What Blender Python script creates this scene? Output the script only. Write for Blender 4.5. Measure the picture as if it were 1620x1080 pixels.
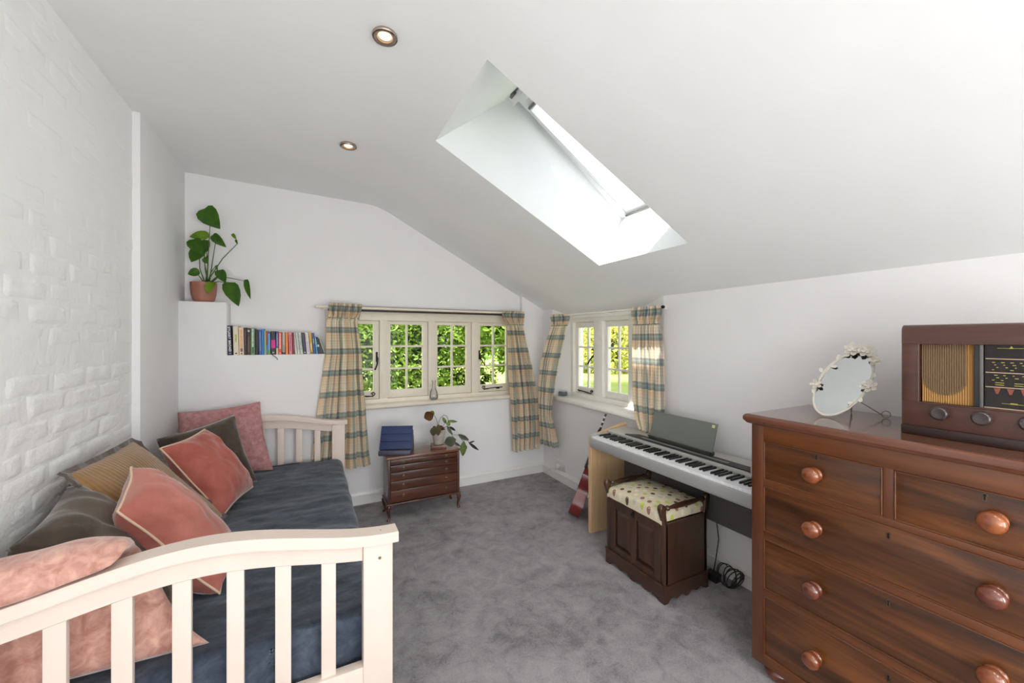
import bpy, bmesh, math, random
from mathutils import Vector, Matrix, noise
for o in list(bpy.data.objects): bpy.data.objects.remove(o, do_unlink=True)
SC = bpy.context.scene
COL = SC.collection
PI = math.pi
rnd = random.Random(7)

# ---------------------------------------------------------------- camera, sky, sun, exposure
cam_d = bpy.data.cameras.new('camera'); cam = bpy.data.objects.new('camera', cam_d); COL.objects.link(cam)
cam_d.sensor_width = 36.0; cam_d.lens = 36.0 * 625 / 1620
cam_d.shift_y = -5 / 1620
cam_d.clip_start = 0.05; cam_d.clip_end = 200
cam.location = (0, 0, 1.35); cam.rotation_euler = (math.radians(90), 0, -math.atan(320 / 625.))
SC.camera = cam

world = bpy.data.worlds.new('world'); SC.world = world; world.use_nodes = True
wn = world.node_tree; wn.nodes.clear()
wo = wn.nodes.new('ShaderNodeOutputWorld'); wb = wn.nodes.new('ShaderNodeBackground')
sky = wn.nodes.new('ShaderNodeTexSky'); sky.sky_type = 'NISHITA'; sky.sun_disc = False
sky.sun_elevation = math.radians(59); sky.sun_rotation = math.radians(240); sky.dust_density = 2.0; sky.ozone_density = 0.6
hs = wn.nodes.new('ShaderNodeHueSaturation'); hs.inputs['Saturation'].default_value = 0.3
wn.links.new(sky.outputs[0], hs.inputs['Color']); wn.links.new(hs.outputs[0], wb.inputs['Color'])
wb.inputs['Strength'].default_value = 0.5
wn.links.new(wb.outputs[0], wo.inputs['Surface'])

sun_d = bpy.data.lights.new('sun', 'SUN'); sun = bpy.data.objects.new('sun', sun_d); COL.objects.link(sun)
sun_d.energy = 9.5; sun_d.angle = math.radians(0.9); sun_d.color = (1.0, 0.955, 0.88)
sun.rotation_euler = Vector((1.0, 0.5, -1.886)).to_track_quat('-Z', 'Y').to_euler()
sun.location = (-4, -2, 8)

def area(name, loc, target, sx, sy, power, color=(1, 1, 1)):
    l = bpy.data.lights.new(name, 'AREA'); l.shape = 'RECTANGLE'; l.size = sx; l.size_y = sy; l.energy = power; l.color = color
    o = bpy.data.objects.new(name, l); COL.objects.link(o); o.location = loc
    o.rotation_euler = (Vector(target) - Vector(loc)).to_track_quat('-Z', 'Y').to_euler(); return o
# added fill lamps behind the camera, unseen, brightening the room
area('fill_rear_right', (1.25, -1.90, 0.95), (-0.5, 2.6, 1.3), 0.9, 1.2, 28, (0.97, 0.985, 1.0))
area('fill_rear_left', (-0.1, -1.90, 1.00), (1.2, 3.0, 1.5), 1.2, 1.2, 12, (0.97, 0.985, 1.0))
area('fill_upward', (-0.10, -1.30, 0.70), (-0.25, -0.8, 2.5), 1.1, 1.0, 22, (0.985, 0.99, 1.0))  # added lamp aimed upward to brighten the ceiling
for lx, ly in ((1.05, -0.05), (0.26, -1.2), (1.05, -0.8)):       # added fill spots out of view, without fittings, to lift the floor
    sl = bpy.data.lights.new('fill_spot', 'SPOT'); sl.energy = 34; sl.spot_size = math.radians(150); sl.spot_blend = 0.9; sl.color = (1.0, 0.94, 0.86); sl.shadow_soft_size = 0.10
    so_ = bpy.data.objects.new('fill_spot', sl); COL.objects.link(so_); so_.location = (lx, ly, 2.44 if lx < 0.5 else 2.20)
# daylight through the two casement windows and the roof window
for nm, lc, tg, a_, b_ in (('sky_portal_far', (0.97, 3.66, 1.2), (0.97, 0.0, 1.2), 1.8, 0.8), ('sky_portal_side', (2.42, 2.72, 1.2), (0.0, 2.72, 1.2), 0.9, 0.8), ('sky_portal_roof', (1.57, 1.72, 2.56), (1.40, 1.72, 2.33), 0.8, 0.70)):
    area(nm, lc, tg, a_, b_, 1.0).data.cycles.is_portal = True

SC.view_settings.view_transform = 'Standard'; SC.view_settings.look = 'None'
SC.view_settings.exposure = 0.19; SC.view_settings.gamma = 1.0
SC.view_settings.use_curve_mapping = False
SC.cycles.max_bounces = 10; SC.cycles.diffuse_bounces = 6; SC.cycles.transparent_max_bounces = 16
SC.cycles.sample_clamp_indirect = 4.0
SC.cycles.caustics_reflective = False; SC.cycles.caustics_refractive = False

# ---------------------------------------------------------------- materials
def lin(c):
    r = []
    for v in c[:3]:
        v /= 255.; r.append(v / 12.92 if v <= 0.04045 else ((v + 0.055) / 1.055) ** 2.4)
    return (*r, 1.0)
class NT:
    def __init__(s, name):
        s.m = bpy.data.materials.new(name); s.m.use_nodes = True; s.t = s.m.node_tree; s.t.nodes.clear()
        s.out = s.n('ShaderNodeOutputMaterial'); s.p = s.n('ShaderNodeBsdfPrincipled'); s.l(s.p.outputs[0], s.out.inputs[0])
    def n(s, t, **k):
        q = s.t.nodes.new(t)
        for a, b in k.items(): setattr(q, a, b)
        return q
    def l(s, a, b): s.t.links.new(a, b)
    def coord(s, kind='Object', scale=(1, 1, 1), rot=(0, 0, 0)):
        if kind == 'Position': c = s.n('ShaderNodeNewGeometry').outputs['Position']
        else: c = s.n('ShaderNodeTexCoord').outputs[kind]
        mp = s.n('ShaderNodeMapping'); mp.inputs['Scale'].default_value = scale; mp.inputs['Rotation'].default_value = rot
        s.l(c, mp.inputs['Vector']); return mp.outputs[0]
    def noise(s, vec, scale, detail=3, rough=0.5, dist=0.0):
        q = s.n('ShaderNodeTexNoise'); q.inputs['Scale'].default_value = scale; q.inputs['Detail'].default_value = detail
        q.inputs['Roughness'].default_value = rough; q.inputs['Distortion'].default_value = dist
        s.l(vec, q.inputs['Vector']); return q.outputs['Fac']
    def ramp(s, fac, stops, interp='LINEAR'):
        q = s.n('ShaderNodeValToRGB'); q.color_ramp.interpolation = interp
        e = q.color_ramp.elements
        while len(e) < len(stops): e.new(0.5)
        for i, (p, c) in enumerate(stops): e[i].position = p; e[i].color = c
        s.l(fac, q.inputs[0]); return q.outputs[0]
    def math(s, op, a, b=None, c=None):
        q = s.n('ShaderNodeMath', operation=op)
        for i, v in enumerate((a, b, c)):
            if v is None: continue
            if isinstance(v, (int, float)): q.inputs[i].default_value = v
            else: s.l(v, q.inputs[i])
        return q.outputs[0]
    def mix(s, f, a, b, mode='MIX'):
        q = s.n('ShaderNodeMix', data_type='RGBA', blend_type=mode)
        for i, v in ((0, f), (6, a), (7, b)):
            if isinstance(v, (int, float, tuple)): q.inputs[i].default_value = v
            else: s.l(v, q.inputs[i])
        return q.outputs[2]
    def bump(s, h, strength, dist=0.01, prev=None):
        q = s.n('ShaderNodeBump'); q.inputs['Strength'].default_value = strength; q.inputs['Distance'].default_value = dist
        s.l(h, q.inputs['Height'])
        if prev: s.l(prev, q.inputs['Normal'])
        return q.outputs[0]
    def set(s, **k):
        for a, b in k.items():
            i = s.p.inputs[a.replace('_', ' ')]
            if isinstance(b, (int, float, tuple)): i.default_value = b
            else: s.l(b, i)
        return s
def plain(name, c, rough=0.5, metal=0.0, var=0.06, vs=6.0, bs=40.0, bst=0.08, coat=0.0, sheen=0.0, kind='Position', spec=0.5):
    q = NT(name); v = q.coord(kind); c = lin(c)
    lo = tuple(x * (1 - var) for x in c[:3]) + (1,); hi = tuple(min(1, x * (1 + var)) for x in c[:3]) + (1,)
    q.set(Base_Color=q.ramp(q.noise(v, vs, 4), [(0.3, lo), (0.7, hi)]), Roughness=rough, Metallic=metal, Coat_Weight=coat, Sheen_Weight=sheen)
    q.p.inputs['Specular IOR Level'].default_value = spec
    if bst: q.set(Normal=q.bump(q.noise(v, bs, 3), bst, 0.004))
    return q.m
def wood(name, dark, mid, light, grain='Y', rough=0.3, coat=0.3, sc=1.0, fig=1.0, kind='Position'):
    q = NT(name); s = {'X': (2.0, 22, 22), 'Y': (22, 2.0, 22), 'Z': (22, 22, 2.0)}[grain]
    v = q.coord(kind, tuple(a * sc for a in s)); w = q.coord(kind, tuple(a * sc * 0.22 for a in s))
    a = q.noise(v, 1.0, 6, 0.62, 0.5 * fig); b = q.noise(w, 1.0, 4, 0.55, 1.6 * fig)
    f = q.math('ADD', q.math('MULTIPLY', a, 0.45), q.math('MULTIPLY', b, 0.55))
    q.set(Base_Color=q.ramp(f, [(0.34, lin(dark)), (0.5, lin(mid)), (0.66, lin(light))]), Roughness=rough, Coat_Weight=coat, Coat_Roughness=0.12,
          Normal=q.bump(a, 0.06, 0.003))
    return q.m
def velvet(name, c, hi, scale=9.0, rough=0.85, sheen=0.6, bst=0.25):
    q = NT(name); v = q.coord('Position')
    a = q.noise(v, scale, 5, 0.6, 0.6)
    q.set(Base_Color=q.ramp(a, [(0.35, lin(c)), (0.68, lin(hi))]), Roughness=rough, Sheen_Weight=sheen, Sheen_Roughness=0.4,
          Normal=q.bump(q.noise(v, scale * 22, 2), bst, 0.002))
    q.p.inputs['Specular IOR Level'].default_value = 0.2
    return q.m
def glass(name, tint=(1, 1, 1, 1), refl=1.0):
    q = NT(name); q.t.nodes.remove(q.p)
    tr = q.n('ShaderNodeBsdfTransparent'); tr.inputs[0].default_value = tint
    gl = q.n('ShaderNodeBsdfGlossy'); gl.inputs['Roughness'].default_value = 0.02
    fr = q.n('ShaderNodeFresnel'); fr.inputs[0].default_value = 1.45
    mx = q.n('ShaderNodeMixShader'); q.l(q.math('MULTIPLY', fr.outputs[0], refl), mx.inputs[0]); q.l(tr.outputs[0], mx.inputs[1]); q.l(gl.outputs[0], mx.inputs[2])
    q.l(mx.outputs[0], q.out.inputs[0]); return q.m
def emit(name, c, st):
    q = NT(name); q.set(Base_Color=c, Emission_Color=c, Emission_Strength=st); return q.m

M = {}
def make_wall_paint(name, c, rough_plaster=False):
    q = NT(name); v = q.coord('Position')
    c = lin(c); lo = tuple(x * 0.97 for x in c[:3]) + (1,)
    n1 = q.noise(v, 3.0, 4); n2 = q.noise(v, 90, 3, 0.6)
    q.set(Base_Color=q.ramp(n1, [(0.3, lo), (0.7, c)]), Roughness=0.85)
    q.p.inputs['Specular IOR Level'].default_value = 0.25
    b = q.bump(n1, 0.25, 0.02); b = q.bump(n2, 0.12, 0.002, b)
    if rough_plaster:
        # lumpy old plaster gets rougher near the foot of the wall
        sep = q.n('ShaderNodeSeparateXYZ'); q.l(v, sep.inputs[0])
        mr = q.n('ShaderNodeMapRange'); mr.inputs[1].default_value = 2.0; mr.inputs[2].default_value = 0.9; mr.inputs[3].default_value = 0.35; mr.inputs[4].default_value = 1.0
        q.l(sep.outputs[2], mr.inputs[0])
        n3 = q.noise(v, 13, 4, 0.6, 0.1); n4 = q.noise(v, 45, 4, 0.6, 0.1)
        h = q.math('MULTIPLY', q.math('ADD', n3, q.math('MULTIPLY', n4, 0.35)), mr.outputs[0])
        b = q.bump(h, 0.55, 0.012, b)
    q.set(Normal=b); return q.m
M['wall'] = make_wall_paint('wall_paint', (236, 235, 236))
M['brickpaint'] = make_wall_paint('painted_brick', (246, 246, 246), True)
M['ceiling'] = make_wall_paint('ceiling_paint', (240, 241, 241))
M['shaft'] = plain('shaft_paint', (224, 226, 226), 0.7, var=0.01, bst=0.03)
M['trim'] = plain('trim_gloss', (232, 230, 228), 0.35, var=0.02, bst=0.02)
M['cream'] = plain('window_cream', (228, 219, 203), 0.42, var=0.03, vs=12, bst=0.06)
M['sidecream'] = plain('side_window_cream', (244, 241, 234), 0.42, var=0.02, vs=12, bst=0.05)
M['roofwin'] = plain('roof_window_white', (238, 240, 240), 0.35, var=0.01, bst=0.0)
M['alu'] = plain('brushed_grey', (120, 118, 114), 0.35, 0.8, bst=0.02)
M['darkwood'] = plain('stained_lintel', (52, 44, 38), 0.6, var=0.2)
M['iron'] = plain('black_iron', (38, 34, 32), 0.45, 0.6, bst=0.1)
M['glass'] = glass('window_glass', (0.98, 0.99, 0.985, 1), 0.12)
M['bed'] = plain('bed_paint', (222, 206, 194), 0.4, var=0.025, vs=7, bs=60, bst=0.05)
M['screw'] = plain('screw_metal', (150, 135, 105), 0.4, 0.8)
M['mattress'] = plain('mattress_ticking', (70, 66, 66), 0.9)
def cover_mat():
    q = NT('slate_velvet_cover'); v = q.coord('Position'); w = q.coord('Position', (1, 3.2, 1))
    a = q.noise(w, 3.0, 5, 0.6, 1.2); b = q.noise(v, 26, 4, 0.65, 0.6)
    f = q.math('ADD', q.math('MULTIPLY', a, 0.7), q.math('MULTIPLY', b, 0.3))
    q.set(Base_Color=q.ramp(f, [(0.36, lin((60, 68, 82))), (0.5, lin((90, 101, 118))), (0.66, lin((130, 142, 158)))]), Roughness=0.8, Sheen_Weight=0.5, Sheen_Roughness=0.45,
          Normal=q.bump(b, 0.25, 0.006))
    q.p.inputs['Specular IOR Level'].default_value = 0.2
    return q.m
M['cover'] = cover_mat()
M['v_brown'] = velvet('brown_velvet', (62, 52, 44), (92, 80, 70), 7)
M['v_brown2'] = velvet('umber_velvet', (72, 62, 54), (108, 96, 84), 6)
M['v_pink'] = velvet('rose_velvet', (176, 104, 92), (198, 128, 114), 8)
M['v_pink2'] = velvet('deep_rose_velvet', (164, 86, 76), (188, 110, 98), 8)
M['v_mauve'] = velvet('mauve_weave', (170, 118, 118), (196, 148, 146), 40, 0.95, 0.2, 0.5)
M['v_blush'] = velvet('blush_chenille', (176, 124, 110), (220, 174, 158), 26, 0.8, 0.7, 0.4)
M['piping'] = plain('piping_cream', (222, 196, 168), 0.8)
def quilt():
    q = NT('gold_quilting'); v = q.coord('UV', (1, 1, 1)); sp = q.n('ShaderNodeSeparateXYZ'); q.l(v, sp.inputs[0])
    st = q.math('FRACT', q.math('MULTIPLY', sp.outputs[0], 26)); d = q.math('ABSOLUTE', q.math('SUBTRACT', st, 0.5))
    n = q.noise(q.coord('UV', (8, 60, 1)), 1, 3)
    f = q.math('ADD', q.math('MULTIPLY', d, 0.8), q.math('MULTIPLY', n, 0.5))
    q.set(Base_Color=q.ramp(f, [(0.2, lin((156, 116, 64))), (0.55, lin((140, 103, 56))), (0.8, lin((112, 82, 46)))]), Roughness=0.7, Sheen_Weight=0.4, Normal=q.bump(q.math('MULTIPLY', d, -1.0), 0.6, 0.006))
    return q.m
M['quilt'] = quilt()
M['quilt_trim'] = velvet('grey_satin_border', (84, 74, 70), (112, 100, 96), 12, 0.6)

def carpet():
    q = NT('grey_carpet'); v = q.coord('Position')
    a = q.noise(v, 2.3, 5, 0.6, 0.9); b = q.noise(v, 12, 6, 0.68, 0.5); c = q.noise(v, 380, 2, 0.7); e = q.noise(v, 120, 3, 0.7)
    f = q.math('ADD', q.math('MULTIPLY', a, 0.45), q.math('MULTIPLY', b, 0.55))
    f = q.math('ADD', f, q.math('MULTIPLY', q.math('SUBTRACT', c, 0.5), 0.22))
    f = q.math('ADD', f, q.math('MULTIPLY', q.math('SUBTRACT', e, 0.5), 0.34))
    col = q.ramp(f, [(0.36, lin((118, 114, 117))), (0.48, lin((148, 144, 147))), (0.62, lin((168, 163, 165)))])
    q.set(Base_Color=col, Roughness=0.95, Sheen_Weight=0.15, Normal=q.bump(q.math('ADD', c, q.math('MULTIPLY', e, 1.4)), 0.6, 0.006))
    q.p.inputs['Specular IOR Level'].default_value = 0.1
    return q.m
M['carpet'] = carpet()

def plaid():
    q = NT('plaid_curtain'); uv = q.n('ShaderNodeTexCoord').outputs['UV']; sp = q.n('ShaderNodeSeparateXYZ'); q.l(uv, sp.inputs[0])
    def band(x, per, stops):
        return q.ramp(q.math('FRACT', q.math('DIVIDE', x, per)), stops, 'LINEAR')
    W = lin((255, 255, 255)); T = lin((168, 190, 208)); G = lin((188, 194, 204)); P = lin((255, 245, 234)); B = lin((208, 224, 226)); L = lin((238, 234, 220))
    h = band(sp.outputs[1], 0.165, [(0.0, W), (0.20, W), (0.22, L), (0.25, W), (0.48, P), (0.60, P), (0.62, G), (0.70, T), (0.76, B), (0.82, T), (0.87, G), (0.90, W)])
    w = band(sp.outputs[0], 0.175, [(0.0, P), (0.30, P), (0.32, T), (0.37, B), (0.46, T), (0.49, W), (0.62, W), (0.64, L), (0.67, W), (0.84, W), (0.86, G), (0.93, G), (0.95, P)])
    fine = q.ramp(q.math('FRACT', q.math('DIVIDE', sp.outputs[1], 0.0205)), [(0.0, W), (0.8, W), (0.86, lin((228, 224, 210))), (1.0, W)])
    fine2 = q.ramp(q.math('FRACT', q.math('DIVIDE', sp.outputs[0], 0.022)), [(0.0, W), (0.8, W), (0.86, lin((232, 226, 212))), (1.0, W)])
    c = q.mix(1.0, h, w, 'MULTIPLY'); c = q.mix(1.0, c, fine, 'MULTIPLY'); c = q.mix(1.0, c, fine2, 'MULTIPLY')
    c = q.mix(1.0, c, lin((238, 226, 206)), 'MULTIPLY')
    q.set(Base_Color=c, Roughness=0.9, Sheen_Weight=0.1)
    q.p.inputs['Specular IOR Level'].default_value = 0.1
    tl = q.n('ShaderNodeBsdfTranslucent'); q.l(c, tl.inputs[0])
    mx = q.n('ShaderNodeMixShader'); mx.inputs[0].default_value = 0.25
    q.l(q.p.outputs[0], mx.inputs[1]); q.l(tl.outputs[0], mx.inputs[2]); q.l(mx.outputs[0], q.out.inputs[0])
    return q.m
M['plaid'] = plaid()

M['dr_case'] = wood('mahogany_rail', (68, 36, 17), (98, 54, 26), (118, 69, 34), 'Y', 0.30, 0.3)
M['dr_side'] = wood('mahogany_upright', (62, 32, 18), (86, 46, 26), (102, 57, 33), 'Z', 0.3, 0.3)
M['dr_front'] = wood('mahogany_figured', (44, 23, 11), (82, 46, 21), (118, 70, 33), 'Y', 0.30, 0.3, 1.15, 2.0)
M['dr_top'] = wood('mahogany_top', (80, 46, 32), (100, 60, 43), (116, 72, 52), 'Y', 0.16, 0.6)
M['dr_gap'] = plain('shadow_gap_wood', (36, 20, 12), 0.6)
M['knob'] = wood('polished_knob', (84, 40, 18), (128, 66, 31), (156, 88, 44), 'X', 0.15, 0.8, 1.5)
M['knob2'] = wood('dark_polished_knob', (64, 30, 20), (98, 48, 32), (128, 66, 42), 'X', 0.15, 0.8, 1.5)
M['brass'] = plain('aged_brass', (104, 94, 72), 0.45, 0.9)
M['radio'] = wood('walnut_radio', (56, 33, 26), (72, 43, 34), (86, 53, 42), 'Y', 0.38, 0.25)
M['radio_plinth'] = plain('black_plinth', (40, 22, 18), 0.35, coat=0.3)
M['bakelite'] = plain('bakelite', (58, 48, 48), 0.28, var=0.15, coat=0.4)
M['oak'] = wood('dark_oak', (44, 28, 20), (64, 40, 27), (86, 54, 36), 'Z', 0.32, 0.35)
M['oak_h'] = wood('dark_oak_rail', (42, 26, 18), (62, 38, 26), (82, 50, 33), 'Y', 0.32, 0.35)
M['rose'] = wood('red_mahogany', (44, 24, 17), (78, 42, 27), (108, 60, 38), 'X', 0.28, 0.4, 1.6, 1.8)
M['rose_side'] = wood('dark_chest_side', (58, 36, 30), (78, 50, 40), (92, 60, 48), 'Z', 0.35, 0.3)
M['rose_top'] = wood('chest_top', (92, 56, 38), (120, 76, 52), (140, 94, 66), 'X', 0.28, 0.4)
M['birch'] = wood('birch_veneer', (196, 160, 118), (208, 174, 132), (218, 186, 146), 'Z', 0.45, 0.1, 2.0)
M['birch_edge'] = plain('birch_edge', (222, 192, 150), 0.45)
M['silver'] = plain('piano_silver', (168, 168, 168), 0.42, 0.25, var=0.02, bst=0.02)
M['silver_l'] = plain('piano_silver_light', (190, 188, 182), 0.4, 0.2, var=0.02, bst=0.02)
M['pgrey'] = plain('music_rest_grey', (112, 116, 110), 0.4, 0.1, var=0.02, bst=0.02)
M['pdark'] = plain('piano_dark', (44, 44, 44), 0.5)
M['pboard'] = plain('stand_board_grey', (92, 88, 88), 0.6)
M['ivory'] = plain('white_keys', (236, 238, 240), 0.25, var=0.01, bst=0)
M['ebony'] = plain('black_keys', (18, 18, 20), 0.3, var=0.01, bst=0)
M['cable'] = plain('black_cable', (26, 26, 28), 0.5)
M['plastic'] = plain('white_plastic', (226, 224, 222), 0.35, bst=0)
M['terracotta'] = plain('terracotta_pot', (158, 104, 86), 0.55, var=0.05, bs=80, bst=0.1)
M['soil'] = plain('soil', (60, 40, 30), 0.95, bst=0.4)
M['wireframe'] = plain('ivory_metal', (206, 200, 188), 0.45, var=0.03, bst=0.04)
M['wire'] = plain('beige_wire', (170, 160, 144), 0.35, 0.5)
M['mirror'] = NT('mirror_glass').set(Base_Color=(0.56, 0.59, 0.58, 1), Metallic=1.0, Roughness=0.03).m
M['tablet'] = plain('blue_tablet_cover', (34, 52, 96), 0.55, var=0.08)
M['tablet_s'] = plain('navy_stand', (74, 74, 92), 0.5)
M['guitar'] = plain('cherry_guitar', (112, 30, 26), 0.2, var=0.15, coat=0.6, bst=0)
M['guitar_d'] = plain('guitar_edge', (48, 22, 18), 0.3)
M['puck'] = velvet('grey_speaker_fabric', (84, 88, 98), (112, 116, 126), 200)
M['pages'] = plain('book_pages', (226, 218, 200), 0.9)
M['bulb'] = emit('bulb_glow', (1.0, 0.70, 0.36, 1), 5.0)
M['spotring'] = plain('spot_bezel', (168, 150, 138), 0.35, 0.7, bst=0)
def leafmat(name, c1, c2, tr=0.3):
    q = NT(name); v = q.coord('Position')
    c = q.ramp(q.noise(v, 14, 3), [(0.3, lin(c1)), (0.7, lin(c2))])
    q.set(Base_Color=c, Roughness=0.4)
    tl = q.n('ShaderNodeBsdfTranslucent'); q.l(c, tl.inputs[0]); mx = q.n('ShaderNodeMixShader'); mx.inputs[0].default_value = tr
    q.l(q.p.outputs[0], mx.inputs[1]); q.l(tl.outputs[0], mx.inputs[2]); q.l(mx.outputs[0], q.out.inputs[0]); return q.m
M['leaf'] = leafmat('monstera_leaf', (66, 116, 34), (100, 146, 48), 0.15)
M['leaf_y'] = leafmat('young_leaf', (120, 158, 36), (150, 184, 60), 0.25)
M['stem'] = plain('plant_stem', (84, 108, 56), 0.5)
M['leaf_o'] = leafmat('olive_leaf', (98, 92, 66), (128, 120, 84), 0.1)
M['leaf_b'] = leafmat('brown_leaf', (104, 70, 44), (138, 98, 62), 0.1)
M['leaf_g'] = leafmat('sage_leaf', (104, 112, 92), (134, 140, 116), 0.1)
M['leaf_d'] = leafmat('dark_leaf', (52, 50, 44), (78, 74, 60), 0.1)
M['leaf_s'] = leafmat('striped_leaf', (86, 128, 56), (170, 184, 120), 0.1)
M['red_soil'] = plain('red_moss', (98, 40, 34), 0.9, bst=0.5)
M['stonepot'] = plain('frosted_pot', (176, 168, 158), 0.35, var=0.12, vs=30)
M['bookwood'] = wood('coaster_wood', (60, 30, 20), (92, 48, 29), (116, 68, 40), 'X', 0.3, 0.3, 2)

# ---------------------------------------------------------------- mesh helpers
class MB:
    def __init__(s): s.b = bmesh.new(); s.uv = None
    def _merge(s, t):
        me = bpy.data.meshes.new('t'); t.to_mesh(me); t.free(); s.b.from_mesh(me); bpy.data.meshes.remove(me); return s
    def box(s, x0, x1, y0, y1, z0, z1, bev=0.0, seg=2, mat=None):
        t = bmesh.new()
        vs = [t.verts.new((x, y, z)) for x in (x0, x1) for y in (y0, y1) for z in (z0, z1)]
        for f in ((0, 1, 3, 2), (4, 6, 7, 5), (0, 4, 5, 1), (2, 3, 7, 6), (0, 2, 6, 4), (1, 5, 7, 3)): t.faces.new([vs[i] for i in f])
        if bev > 0: bmesh.ops.bevel(t, geom=list(t.edges), offset=bev, segments=seg, affect='EDGES', profile=0.6)
        if mat: t.transform(mat)
        return s._merge(t)
    def tube(s, pts, r, seg=8, closed=False, caps=True):
        t = bmesh.new(); pts = [Vector(p) for p in pts]; n = len(pts); rings = []
        up = Vector((0, 0, 1)); prev = None
        for i, p in enumerate(pts):
            a = pts[(i - 1) % n] if (closed or i > 0) else p; b = pts[(i + 1) % n] if (closed or i < n - 1) else p
            d = (b - a).normalized()
            if prev is None:
                side = d.cross(up)
                if side.length < 1e-3: side = d.cross(Vector((1, 0, 0)))
            else: side = prev - d * prev.dot(d)
            side.normalize(); prev = side; w = d.cross(side)
            rr = r[i] if isinstance(r, (list, tuple)) else r
            rings.append([t.verts.new(p + (side * math.cos(2 * PI * k / seg) + w * math.sin(2 * PI * k / seg)) * rr) for k in range(seg)])
        for i in range(n if closed else n - 1):
            A, B = rings[i], rings[(i + 1) % n]
            for k in range(seg): t.faces.new((A[k], A[(k + 1) % seg], B[(k + 1) % seg], B[k]))
        if caps and not closed:
            t.faces.new(rings[0][::-1]); t.faces.new(rings[-1])
        bmesh.ops.recalc_face_normals(t, faces=list(t.faces))
        return s._merge(t)
    def lathe(s, prof, origin=(0, 0, 0), axis=(0, 0, 1), seg=20, sx=1.0, caps=True):
        # prof: list of (radius, height)
        t = bmesh.new(); q = Vector((0, 0, 1)).rotation_difference(Vector(axis).normalized()).to_matrix().to_4x4(); q.translation = Vector(origin)
        rings = []
        for r, h in prof:
            if r < 1e-6: rings.append([t.verts.new((0, 0, h))])
            else: rings.append([t.verts.new((r * sx * math.cos(2 * PI * k / seg), r * math.sin(2 * PI * k / seg), h)) for k in range(seg)])
        for A, B in zip(rings, rings[1:]):
            for k in range(seg):
                k2 = (k + 1) % seg
                f = []
                for v in ((A[k] if len(A) > 1 else A[0]), (A[k2] if len(A) > 1 else A[0]), (B[k2] if len(B) > 1 else B[0]), (B[k] if len(B) > 1 else B[0])):
                    if v not in f: f.append(v)
                if len(f) > 2: t.faces.new(f)
        if caps and len(rings[0]) > 1: t.faces.new(rings[0][::-1])
        if caps and len(rings[-1]) > 1: t.faces.new(rings[-1])
        bmesh.ops.recalc_face_normals(t, faces=list(t.faces)); t.transform(q)
        return s._merge(t)
    def prism(s, poly, axis, d0, d1, bev=0.0):
        # poly: 2D points; axis 'x': (y,z), 'y': (x,z), 'z': (x,y)
        def p3(a, b, d): return {'x': (d, a, b), 'y': (a, d, b), 'z': (a, b, d)}[axis]
        t = bmesh.new(); A = [t.verts.new(p3(a, b, d0)) for a, b in poly]; B = [t.verts.new(p3(a, b, d1)) for a, b in poly]; n = len(poly)
        t.faces.new(A); t.faces.new(B[::-1])
        for i in range(n): t.faces.new((A[i], B[i], B[(i + 1) % n], A[(i + 1) % n]))
        bmesh.ops.recalc_face_normals(t, faces=list(t.faces))
        if bev: bmesh.ops.bevel(t, geom=[e for e in t.edges], offset=bev, segments=1, affect='EDGES')
        return s._merge(t)
    def quad(s, *pts):
        s.b.faces.new([s.b.verts.new(p) for p in pts]); return s
    def grid(s, f, nu, nv, uvf=None, closeu=False):
        L = s.b.loops.layers.uv.verify() if uvf else None
        V = [[s.b.verts.new(f(i / nu, j / nv)) for j in range(nv + 1)] for i in range(nu if closeu else nu + 1)]
        for i in range(nu):
            for j in range(nv):
                i2 = (i + 1) % nu if closeu else i + 1
                fc = s.b.faces.new((V[i][j], V[i2][j], V[i2][j + 1], V[i][j + 1]))
                if L:
                    for lp, (a, b) in zip(fc.loops, ((i, j), (i + 1, j), (i + 1, j + 1), (i, j + 1))): lp[L].uv = uvf(a / nu, b / nv)
        return s
    def xf(s, m): s.b.transform(m); return s
def origin_of(o):
    p = Vector((0, 0, 0)); q = o
    while q is not None: p += q.location; q = q.parent
    return p
def obj(name, mb, m, parent=None, smooth=True, label=None, kind=None, ang=25):
    me = bpy.data.meshes.new(name)
    b = mb.b if isinstance(mb, MB) else mb
    if parent is None:
        xs = [v.co for v in b.verts]
        lo = Vector((min(v.x for v in xs), min(v.y for v in xs), min(v.z for v in xs))); hi = Vector((max(v.x for v in xs), max(v.y for v in xs), max(v.z for v in xs)))
        off = Vector(((lo.x + hi.x) / 2, (lo.y + hi.y) / 2, lo.z))
    else: off = origin_of(parent)
    b.transform(Matrix.Translation(-off)); b.to_mesh(me); b.free()
    for mm in (m if isinstance(m, (list, tuple)) else [m]): me.materials.append(mm)
    if smooth:
        for p in me.polygons: p.use_smooth = True
        me.set_sharp_from_angle(angle=math.radians(ang))
    o = bpy.data.objects.new(name, me); COL.objects.link(o)
    if parent is None: o.location = off
    else: o.parent = parent
    if label: o['label'] = label
    if kind: o['kind'] = kind
    return o
def tag(o, label, cat, group=None):
    o['label'] = label; o['category'] = cat
    if group: o['group'] = group
    return o
def thing(name, loc, label=None, cat=None, group=None, kind=None):
    o = bpy.data.objects.new(name, None); COL.objects.link(o); o.location = loc; o.empty_display_size = 0.05
    if label: o['label'] = label
    if cat: o['category'] = cat
    if group: o['group'] = group
    if kind: o['kind'] = kind
    return o
def part(name, src, parent, off=(0, 0, 0)):
    o = src.copy(); COL.objects.link(o); o.name = name; o.parent = parent; o.location = off; return o
def N3(p, s=1.0): return noise.noise(Vector(p) * s)

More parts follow.
